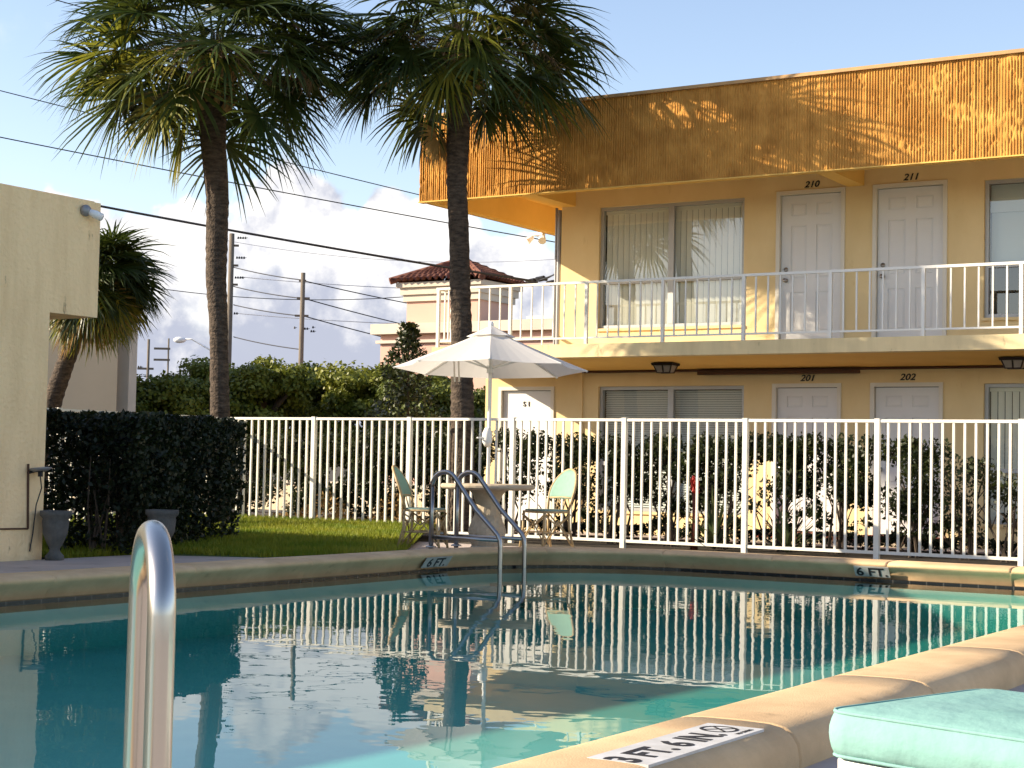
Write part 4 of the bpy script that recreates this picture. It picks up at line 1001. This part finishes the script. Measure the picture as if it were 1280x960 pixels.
def shrub(label, x, y, w_, d_, z0, z1, n, size=.062, leaf='shrub_leaf', stems=5, group='shrubs behind the fence', density=1., seed=0):
    t = thing('shrub', label, 'shrub', (x, y, -.02), group)
    # irregular lobes
    lobes = [(x + random.uniform(-.75, .75) * w_, y + random.uniform(-.6, .6) * d_, random.uniform(z0 + .12 * (z1 - z0), z1 - .12), random.uniform(.13, .25)) for _ in range(int(9 * density) + 4)]
    # one flat clipped top
    lobes += [(x + q * w_ * .8, y + random.uniform(-.3, .3) * d_, z1 - .14, .19) for q in np.linspace(-1, 1, max(3, int(w_ * 6)))]
    nfull = len(lobes)
    if z0 > .2: lobes += [(x + random.uniform(-1., 1.) * w_, y + random.uniform(-.6, .6) * d_, random.uniform(.18, z0 + .1), random.uniform(.05, .12)) for _ in range(10)]
    Ps = []
    for li, (a, b, c, r_) in enumerate(lobes):
        per = n // nfull if li < nfull else n // nfull // 4
        p = rng.normal(size=(per, 3)); p /= np.linalg.norm(p, axis=1)[:, None]; p *= (rng.random(per) ** .5)[:, None] * np.array([r_ * 1.15, r_, r_]); p += np.array([a, b, c]); Ps.append(p)
    P = np.concatenate(Ps); P = P[(P[:, 2] < z1 + .05 * rng.random(len(P))) & (P[:, 2] > .06)]
    V, Fq = leaf_quads(P, size, np.array([0, -.1, .35]), .55); np_mesh('foliage', V, Fq, leaf, t)
    mb = MB()
    for k in range(stems):
        bx = x + random.uniform(-.3, .3) * w_; p = np.array([bx, y + random.uniform(-.1, .1), -.02]); lb_ = lobes[random.randrange(len(lobes))]
        tgt = np.array([lb_[0], lb_[1], lb_[2]]); mid = p * .55 + tgt * .45 + np.array([random.uniform(-.1, .1), 0, random.uniform(-.1, .05)]); mb.tube([p, mid, tgt], [.020, .014, .006], 5)
        for q in range(3):
            e = mid + np.array([random.uniform(-.35, .35), random.uniform(-.2, .2), random.uniform(.15, .5)]); mb.tube([mid, (mid + e) / 2 + np.array([0, 0, .04]), e], [.009, .007, .003], 4)
    mb.build('stems', 'bark', t)
    return t
SHY = 19.5
def sx(px): return atY(px, 600, SHY)[0]
def szt(px, py): return atY(px, py, SHY)[2]
# (centre px, half width px, top px y, base of foliage, leaves, density, label)
SH = [(318, 42, 545, .05, 4200, 1.9, 'dark shrub behind the fence, nearest the clipped hedge'),
      (398, 44, 542, .05, 4200, 1.9, 'dark shrub behind the fence above the sunlit lawn'),
      (478, 44, 540, .05, 4200, 1.9, 'dark shrub behind the fence just left of the left chair'),
      (556, 42, 538, .05, 4200, 1.9, 'dark shrub behind the fence at the foot of the umbrella palm'),
      (632, 40, 537, .12, 2200, 1.2, 'dark shrub behind the fence straight behind the round table'),
      (708, 44, 542, .54, 1900, .9, 'open shrub behind the fence under door S1, right of the table'),
      (778, 40, 546, .56, 1900, .9, 'leggy shrub behind the fence below the left edge of the blinds window'),
      (842, 36, 545, .56, 1800, .9, 'leggy shrub behind the fence below the middle of the blinds window'),
      (905, 32, 545, .58, 1400, .8, 'sparse shrub behind the fence below the right edge of the blinds window'),
      (972, 46, 543, .56, 2600, 1.1, 'flat topped shrub behind the fence just left of door 201'),
      (1050, 44, 544, .56, 2300, 1.0, 'flat topped green shrub behind the fence in front of door 201'),
      (1142, 32, 549, .45, 1500, .8, 'upright shrub behind the fence in front of door 202'),
      (1206, 26, 572, .2, 620, .5, 'thin half bare shrub behind the fence right of door 202'),
      (1258, 30, 588, .15, 420, .5, 'twiggy bare shrub behind the fence at the right edge')]
for (px, hw, ty, z0, n, dn, lab) in SH:
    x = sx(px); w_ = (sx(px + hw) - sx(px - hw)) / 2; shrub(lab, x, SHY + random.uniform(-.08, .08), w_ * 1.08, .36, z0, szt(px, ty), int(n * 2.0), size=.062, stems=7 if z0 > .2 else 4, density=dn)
# low border hedge in front of the motel
lh = thing('border_hedge', 'low clipped border hedge along the foot of the motel', 'hedge', (-8, 20.75, 0))
def low_pts(n):
    x = rng.uniform(-14.2, -2, n); y = 20.75 + rng.uniform(-.16, .16, n); z = .02 + .16 * np.sqrt(rng.random(n)) + .02 * np.sin(x * 7); return np.c_[x, y, z]
foliage_box(low_pts, 9000, .06, 'hedge_leaf', 'foliage', lh)
# spiky plants, red flower, brown ground plants
def spiky(label, x, y, h, n=34, leafmat='yucca'):
    t = thing('spiky_plant', label, 'plant', (x, y, -.02), 'sword leaved plants behind the fence'); Vl, Fl, Ml = [], [], []
    for k in range(n):
        az = random.uniform(0, 6.28); e = R(random.uniform(25, 85)); L = h * random.uniform(.6, 1.1); p = np.array([x, y, 0.0]); d = np.array([math.cos(az) * math.cos(e), math.sin(az) * math.cos(e), math.sin(e)]); pts = []
        tt = np.cross(d, np.array([0, 0, 1.])); tt /= np.linalg.norm(tt); b0 = len(Vl)
        for s, wd in enumerate((.012, .020, .016, .002)):
            Vl.append(p - tt * wd); Vl.append(p + tt * wd); d = d + np.array([0, 0, -.16]); d /= np.linalg.norm(d); p = p + d * L / 3
        for s in range(3): Fl.append((b0 + 2 * s, b0 + 2 * s + 1, b0 + 2 * s + 3, b0 + 2 * s + 2)); Ml.append(0)
    np_mesh('leaves', np.array(Vl), np.array(Fl), leafmat, t)
    return t
spiky('sword leaved plant behind the fence at the left edge of door 201', atY(985, 640, 18.95)[0], 18.95, .78)
spiky('tall sword leaved plant behind the fence below the lower blinds window', atY(893, 640, 18.95)[0], 18.95, .85)
x = atY(868, 640, 18.9)[0]
rf = thing('red_flower_plant', 'plant with a red flower head on a dark stem behind the fence', 'plant', (x, 18.9, -.02))
mb = MB(); mb.tube([(x, 18.9, -.02), (x + .02, 18.9, .35), (x, 18.9, .68)], [.05, .045, .03], 8); mb.build('stem', 'red_stem', rf, smooth=True)
mb = MB()
for k in range(16):
    a_ = k * 2.4; z = .66 + .011 * k; mb.tube([(x, 18.9, z), (x + .045 * math.cos(a_), 18.9 + .045 * math.sin(a_), z + .03), (x + .05 * math.cos(a_), 18.9 + .05 * math.sin(a_), z + .075)], [.02, .022, .004], 6)
mb.build('flower', 'red_flower', rf)
gp = thing('croton_bed', 'low rusty leaved plants behind the fence above the lawn', 'plant', (-14.5, 18.95, 0))
def cro(n): x = rng.uniform(-15.6, -12.6, n); y = rng.uniform(18.8, 19.1, n); z = .05 + rng.random(n) * .5 * (.6 + .4 * np.sin(x * 5)); return np.c_[x, y, z]
foliage_box(cro, 1800, .07, 'palm_dead', 'foliage', gp)

# ------------------------------------------------------------------ beyond the fence
bw = thing('added_bright_wall', 'low cream wall added to show bright through the left shrubs', 'wall', (-20, 25.8, 0))  # added surface that gives bright spots between the shrub leaves
mb = MB(); mb.box((-27, 25.8, -.02), (-15.6, 26.0, .52)); mb.build('wall', 'far_cream', bw)
mb = MB(); mb.box((-27.02, 25.76, .52), (-15.58, 26.04, .58)); mb.build('coping', 'pink_trim', bw)
def tree(label, px, py_top, d, hw_px, base_py, n, leaf, group='trees beyond the parking lot'):
    c = at(px, py_top, d); x, y, zt = c; s = d / FPX; w_ = hw_px * s
    t = thing('tree', label, 'tree', (x, y, 0), group)
    lobes = []
    for k in range(30):
        a_ = random.uniform(0, 6.28); r_ = w_ * math.sqrt(random.random()) * .85; h = zt - .30 - (r_ / w_) ** 2 * w_ * .45 - random.random() * 1.3
        lobes.append((x + r_ * math.cos(a_), y + r_ * math.sin(a_) * .8, h, random.uniform(.34, .66) * max(.8, w_ / 2.6)))
    for k in range(16):
        a_ = random.uniform(0, 6.28); r_ = w_ * (.5 + .5 * random.random()); lobes.append((x + r_ * math.cos(a_), y + r_ * math.sin(a_) * .7, random.uniform(.7, max(1., zt - 1.4)), random.uniform(.5, .9) * max(.8, w_ / 2.6)))
    Ps = []; Ns = []; per = n // len(lobes)
    for (a, b, c_, r_) in lobes:
        p = rng.normal(size=(per, 3)); p /= np.linalg.norm(p, axis=1)[:, None]; nrm = p.copy(); p = p * (.55 + .45 * rng.random(per) ** .5)[:, None] * np.array([r_ * 1.3, r_ * 1.3, r_ * .48]); p += rng.normal(size=(per, 3)) * .06; p += np.array([a, b, c_]); Ps.append(p); Ns.append(nrm)
    P = np.concatenate(Ps); N_ = np.concatenate(Ns); k = P[:, 2] > .2; P = P[k]; N_ = N_[k]
    V, Fq = leaf_quads(P, .125, N_ * .8 + np.array([0, 0, .45]), .7, .6); np_mesh('crown', V, Fq, leaf, t)
    mb = MB(); mb.tube([(x, y, -.05), (x + .05, y, zt * .3), (x, y, zt * .55)], [.22, .18, .14], 8)
    for (a, b, c_, r_) in lobes[:9]: mb.tube([(x, y, zt * .45), ((x + a) / 2, (y + b) / 2, (zt * .5 + c_) / 2), (a, b, c_)], [.10, .07, .03], 5)
    mb.build('trunk', 'bark', t, smooth=True)
TR = [(205, 458, 44, 52, 'tree_leaf', 'low light green tree at the left end, beside the far white pillar'),
      (246, 440, 47, 48, 'tree_leaf', 'green tree of the row seen just left of the hedge palm trunk'),
      (330, 434, 45, 60, 'tree_leaf', 'broad yellowish green tree just right of the hedge palm trunk'),
      (405, 446, 48, 52, 'tree_leaf_dark', 'dark spreading tree under the nearer utility pole'),
      (462, 436, 46, 50, 'tree_leaf', 'bright green tree of the row left of the slim young tree'),
      (530, 452, 44, 42, 'tree_leaf_dark', 'dark tree of the row behind the left edge of the umbrella'),
      (285, 452, 52, 60, 'tree_leaf_dark', 'dark tree of the row straight behind the hedge palm trunk'),
      (600, 470, 47, 40, 'tree_leaf_dark', 'dark tree of the row hidden behind the umbrella palm trunk')]
for (px, py, d, hw, lf, lab) in TR: tree(lab, px, py, d, hw * 1.35, 520, 19000, lf)
# slim young tree
x, y, zt = at(511, 404, 29.)
yt = thing('young_tree', 'slim young tree with glossy leaves rising left of the umbrella', 'tree', (x, y, 0))
n = 2600; z = 1.0 + (zt - 1.0) * rng.random(n); wz = (.15 + .80 * np.clip((zt - z) / (zt - 1.0), 0, 1) ** .7) * (.82 + .18 * np.sin(z * 7.3 + 1)); a = rng.uniform(0, 6.28, n); rr = wz * np.sqrt(rng.random(n))
V, Fq = leaf_quads(np.c_[x + rr * np.cos(a), y + rr * np.sin(a), z], .10, np.array([0, -.2, .5])); np_mesh('crown', V, Fq, 'shrub_leaf', yt)
mb = MB(); mb.tube([(x, y, -.05), (x + .03, y, 1.5), (x, y, zt - .1)], [.04, .03, .008], 6)
for k in range(10): zz = 1.1 + k * .16; a_ = k * 2.4; mb.tube([(x, y, zz), (x + .4 * math.cos(a_), y + .4 * math.sin(a_), zz + .25)], [.012, .004], 4)
mb.build('trunk', 'bark', yt)

# pink building with hip roof
DY_ = 46.
def pk(px, py): return atY(px, py, DY_)
pkb = thing('pink_building', 'pale pink building with a red tiled hip roof tower beyond the motel', 'building', (pk(597, 400)[0], DY_, 0))
xr_ = pk(597, 400)[0]; xl_ = pk(508, 400)[0]; z_e = pk(560, 352)[2]; z_p = pk(560, 410)[2]; dep = 2.1
xL2 = pk(489, 420)[0]
mb = MB(); mb.box((xl_, DY_, z_p - .2), (xr_, DY_ + dep, z_e)); mb.build('tower', 'pink', pkb)
mb = MB(); mb.box((xL2, DY_ - .6, -.05), (xr_ + 11, DY_ + dep + 4, z_p - .22)); mb.build('main_wall', 'pink', pkb)
mb = MB(); mb.box((xL2 - .25, DY_ - .85, z_p - .22), (xr_ + 11.2, DY_ + dep + 4.2, z_p + .12)); mb.box((xL2 - .12, DY_ - .72, z_p - .52), (xr_ + 11.1, DY_ + dep + 4.1, z_p - .42)); mb.build('parapet', 'pink_trim', pkb)
mb = MB()
for (e, a_, b_) in ((.09, -.62, -.40), (.17, -.40, -.16), (.27, -.16, .0)): mb.box((xl_ - e, DY_ - e, z_e + a_), (xr_ + e, DY_ + dep + e, z_e + b_))
mb.build('cornice', 'pink_trim', pkb)
# barrel tile hip roof built from tile rows
zr0 = z_e; hp = atY(575, 330, DY_ + dep / 2)[2] - z_e; E_ = .42
x0, x1, y0_, y1_ = xl_ - E_, xr_ + E_, DY_ - E_, DY_ + dep + E_
yc = (y0_ + y1_) / 2; half = (y1_ - y0_) / 2; rx0, rx1 = x0 + (x1 - x0) * .42, x1 - (x1 - x0) * .42
rx0 = min(rx0, (x0 + x1) / 2); rx1 = max(rx1, (x0 + x1) / 2)
def slope(mb, A_, B_, T0, T1, n):
    A_, B_, T0, T1 = map(Vector, (A_, B_, T0, T1)); nrm = (B_ - A_).cross(T0 - A_).normalized()
    if nrm.z < 0: nrm = -nrm
    cols = n * 6; rows = 14; vs_ = []
    for j in range(rows + 1):
        for i in range(cols + 1):
            f = i / cols; g = j / rows; p = A_.lerp(B_, f).lerp(T0.lerp(T1, f), g); w = abs(math.sin(math.pi * i / 6)) * .13 + (.04 if j % 2 == 0 else 0)
            vs_.append(p + nrm * w)
    mb.add(vs_, [(j * (cols + 1) + i, j * (cols + 1) + i + 1, (j + 1) * (cols + 1) + i + 1, (j + 1) * (cols + 1) + i) for j in range(rows) for i in range(cols)])
mb = MB(); zt_ = zr0 + hp
slope(mb, (x0, y0_, zr0), (x1, y0_, zr0), (rx0, yc, zt_), (rx1, yc, zt_), 14); slope(mb, (x1, y0_, zr0), (x1, y1_, zr0), (rx1, yc, zt_), (rx1, yc, zt_), 16); slope(mb, (x0, y1_, zr0), (x0, y0_, zr0), (rx0, yc, zt_), (rx0, yc, zt_), 16); slope(mb, (x1, y1_, zr0), (x0, y1_, zr0), (rx1, yc, zt_), (rx0, yc, zt_), 22)
mb.tube([(x0, y0_, zr0 + .05), (rx0, yc, zt_ + .05)], .12, 6); mb.tube([(x1, y0_, zr0 + .05), (rx1, yc, zt_ + .05)], .12, 6); mb.tube([(rx0, yc, zt_ + .06), (rx1 + .01, yc, zt_ + .06)], .12, 6)
mb.build('tiled_roof', 'roof_tile', pkb)

# far cream building at the left
fb = thing('far_building', 'far plain cream building with a white corner pillar behind the leaning palm', 'building', (-30, 34, 0))
a = at(168, 470, 40.); zt_ = at(166, 372, 40.)[2]
fd = ray(168, 480); fd = Vector((fd[0], fd[1], 0)).normalized(); fr_ = Vector((fd.y, -fd.x, 0))
def fbox(mb, u0, u1, v0, v1, z0, z1):
    o = Vector((a[0], a[1], 0)); c = [o + fr_ * u + fd * v for (u, v) in ((u0, v0), (u1, v0), (u1, v1), (u0, v1))]
    mb.add([p + Vector((0, 0, z0)) for p in c] + [p + Vector((0, 0, z1)) for p in c], [(0, 3, 2, 1), (4, 5, 6, 7), (0, 1, 5, 4), (1, 2, 6, 5), (2, 3, 7, 6), (3, 0, 4, 7)])
mb = MB(); fbox(mb, -12, -.40, 0, 8, -.05, zt_); mb.build('wall', 'far_cream', fb)
mb = MB(); fbox(mb, -.13, .05, -.12, .2, -.05, zt_); mb.build('corner_pillar', 'pink_trim', fb)
mb = MB(); fbox(mb, -.40, -.13, .35, 8, -.05, zt_); mb.build('recess', 'pink_trim', fb)
mb = MB(); fbox(mb, -12.2, .06, -.14, 8, zt_, zt_ + .12); mb.build('roof_edge', 'pink_trim', fb)

# utility poles
def upole(label, px, top, bot, d, wpx, arms, ins=()):
    s = d / FPX; p = at(px, top, d); t = thing('utility_pole', label, 'utility pole', (p[0], p[1], 0), 'utility poles beyond the trees')
    mb = MB(); mb.tube([(p[0], p[1], -.1), (p[0], p[1], p[2])], [wpx * s * .52, wpx * s * .40], 12); mb.build('shaft', 'pole_wood', t, smooth=True)
    rt = np.array([CR[0], CR[1], 0])
    for (py, x0, x1) in arms:
        q = at(px, py, d); q[0], q[1] = p[0], p[1]; mb = MB(); mb.bar(q + rt * x0 * s, q + rt * x1 * s, 2.2 * s, 2.6 * s); mb.build('crossarm', 'pole_wood', t)
    for (py, x0, n) in ins:
        q = at(px, py, d); q[0], q[1] = p[0], p[1]; mb = MB()
        for k in range(n): c = q + rt * (x0 + k * 3.0) * s; mb.tube([c + np.array([0, 0, -1.4 * s]), c + np.array([0, 0, 1.4 * s])], [1.3 * s, .7 * s], 6)
        mb.tube([q + rt * x0 * s, q + rt * (x0 + n * 3) * s], .4 * s, 4); mb.build('insulator', 'black', t)
    return t
upole('tall utility pole beside the hedge palm trunk with stacked insulators on its right', 290, 292, 440, 70., 8, [(307, 2, 9), (332, 2, 9), (356, 2, 9)], [(297, 8, 4), (322, 7, 4), (347, 6, 4), (392, 6, 2)])
upole('utility pole rising from the middle of the tree row with a transformer rack', 379, 341, 440, 62., 7, [(351, -5, 4), (373, -7, 9), (395, -9, 8)], [(410, -9, 1), (411, 4, 2), (409, 14, 1), (414, 12, 2)])
upole('thin distant utility pole with a low crossarm right of the far cream building', 186, 424, 500, 120., 4, [(461, -13, 7), (479, -11, 4)], [(459, -12, 2)])
upole('thinnest distant utility pole above the left end of the tree row', 211, 423, 480, 140., 2.6, [(436, -18, 2), (450, -18, 2)])
# street lamp
p0 = at(262, 437, 58.); p1 = at(240, 424, 58.); p2 = at(232, 424, 58.)
sl_ = thing('street_lamp', 'white cobra head street lamp on a curved arm left of the hedge palm', 'street lamp', (p0[0] + .3, p0[1], 0))
mb = MB(); b = at(272, 445, 58.); mb.tube([(b[0], b[1], -.1), (b[0], b[1], b[2])], .10, 8); mb.tube([b, p0, p1, p2], .035, 6); mb.build('pole_arm', 'lamp_white', sl_, smooth=True)
q = at(225, 425, 58.); mb = MB(); mb.lathe([(.05, -.20), (.14, -.12), (.16, .0), (.12, .12), (.03, .2)], (0, 0, 0), 12); rt = np.array([CR[0], CR[1], 0])
mb.v = [tuple(q + rt * v[2] * 1.1 + np.array([0, 0, v[0] * .7]) + np.array([-CR[1], CR[0], 0]) * v[1]) for v in mb.v]; mb.build('lamp_head', 'lamp_white', sl_, smooth=True, recalc=True)

# power lines
def wire(label, P0, P1, r, sag, m='wire', group='overhead power lines'):
    P0 = np.array(P0); P1 = np.array(P1); pts = []
    for k in range(25): f = k / 24; pts.append(P0 + (P1 - P0) * f + np.array([0, 0, -4 * sag * f * (1 - f)]))
    mb = MB(); mb.tube(pts, r, 5); o = mb.build('power_line', m); tag(o, label, 'power line', group); return o
wire('thick black double cable crossing behind both palms to the motel corner', at(-800, 54, 27.), at(664, 351, 27.), .020, .22)
wire('upper thin wire running behind the palm crowns to the motel roof', at(-800, -96, 31.), at(760, 300, 38.), .011, .1)
wire('lower thin wire running above the cloud bank to the motel soffit', at(-800, 1, 31.), at(730, 309, 36.), .012, .15)
wire('high faint wire cutting the top left corner of the sky', at(-800, -241, 30.), at(420, 97, 31.), .010, .0)
WR = [(292, 334, 378, 350, 'short wire from the top of the tall pole to the middle pole'), (292, 358, 378, 373, 'short wire from the middle of the tall pole to the middle pole'), (292, 381, 378, 395, 'short wire from the low part of the tall pole to the middle pole'),
      (292, 421, 378, 437, 'lowest wire joining the tall and middle poles')]
for (a, b, c, d, lab) in WR: wire(lab, at(a, b, 70.), at(c, d, 62.), .022, .05, 'wire')
WR = [(380, 351, 560, 388, 'top wire from the middle pole toward the pink building'), (380, 373, 560, 418, 'second wire from the middle pole toward the pink building'), (380, 395, 560, 440, 'third wire from the middle pole toward the pink building')]
for (a, b, c, d, lab) in WR: wire(lab, at(a, b, 62.), at(c, d, 70.), .022, .05, 'wire')
wire('nearly level distant wire passing behind the poles', at(195, 360, 90.), at(560, 366, 90.), .022, .5)
wire('pale distant wire high behind the poles', at(300, 346, 85.), at(560, 362, 85.), .022, .1, 'wire_pale')
wire('pale distant wire low behind the poles', at(300, 392, 85.), at(560, 406, 85.), .022, .1, 'wire_pale')
wire('pale wire just above the pink tower roof', at(280, 300, 85.), at(720, 322, 85.), .016, .6, 'wire_pale')
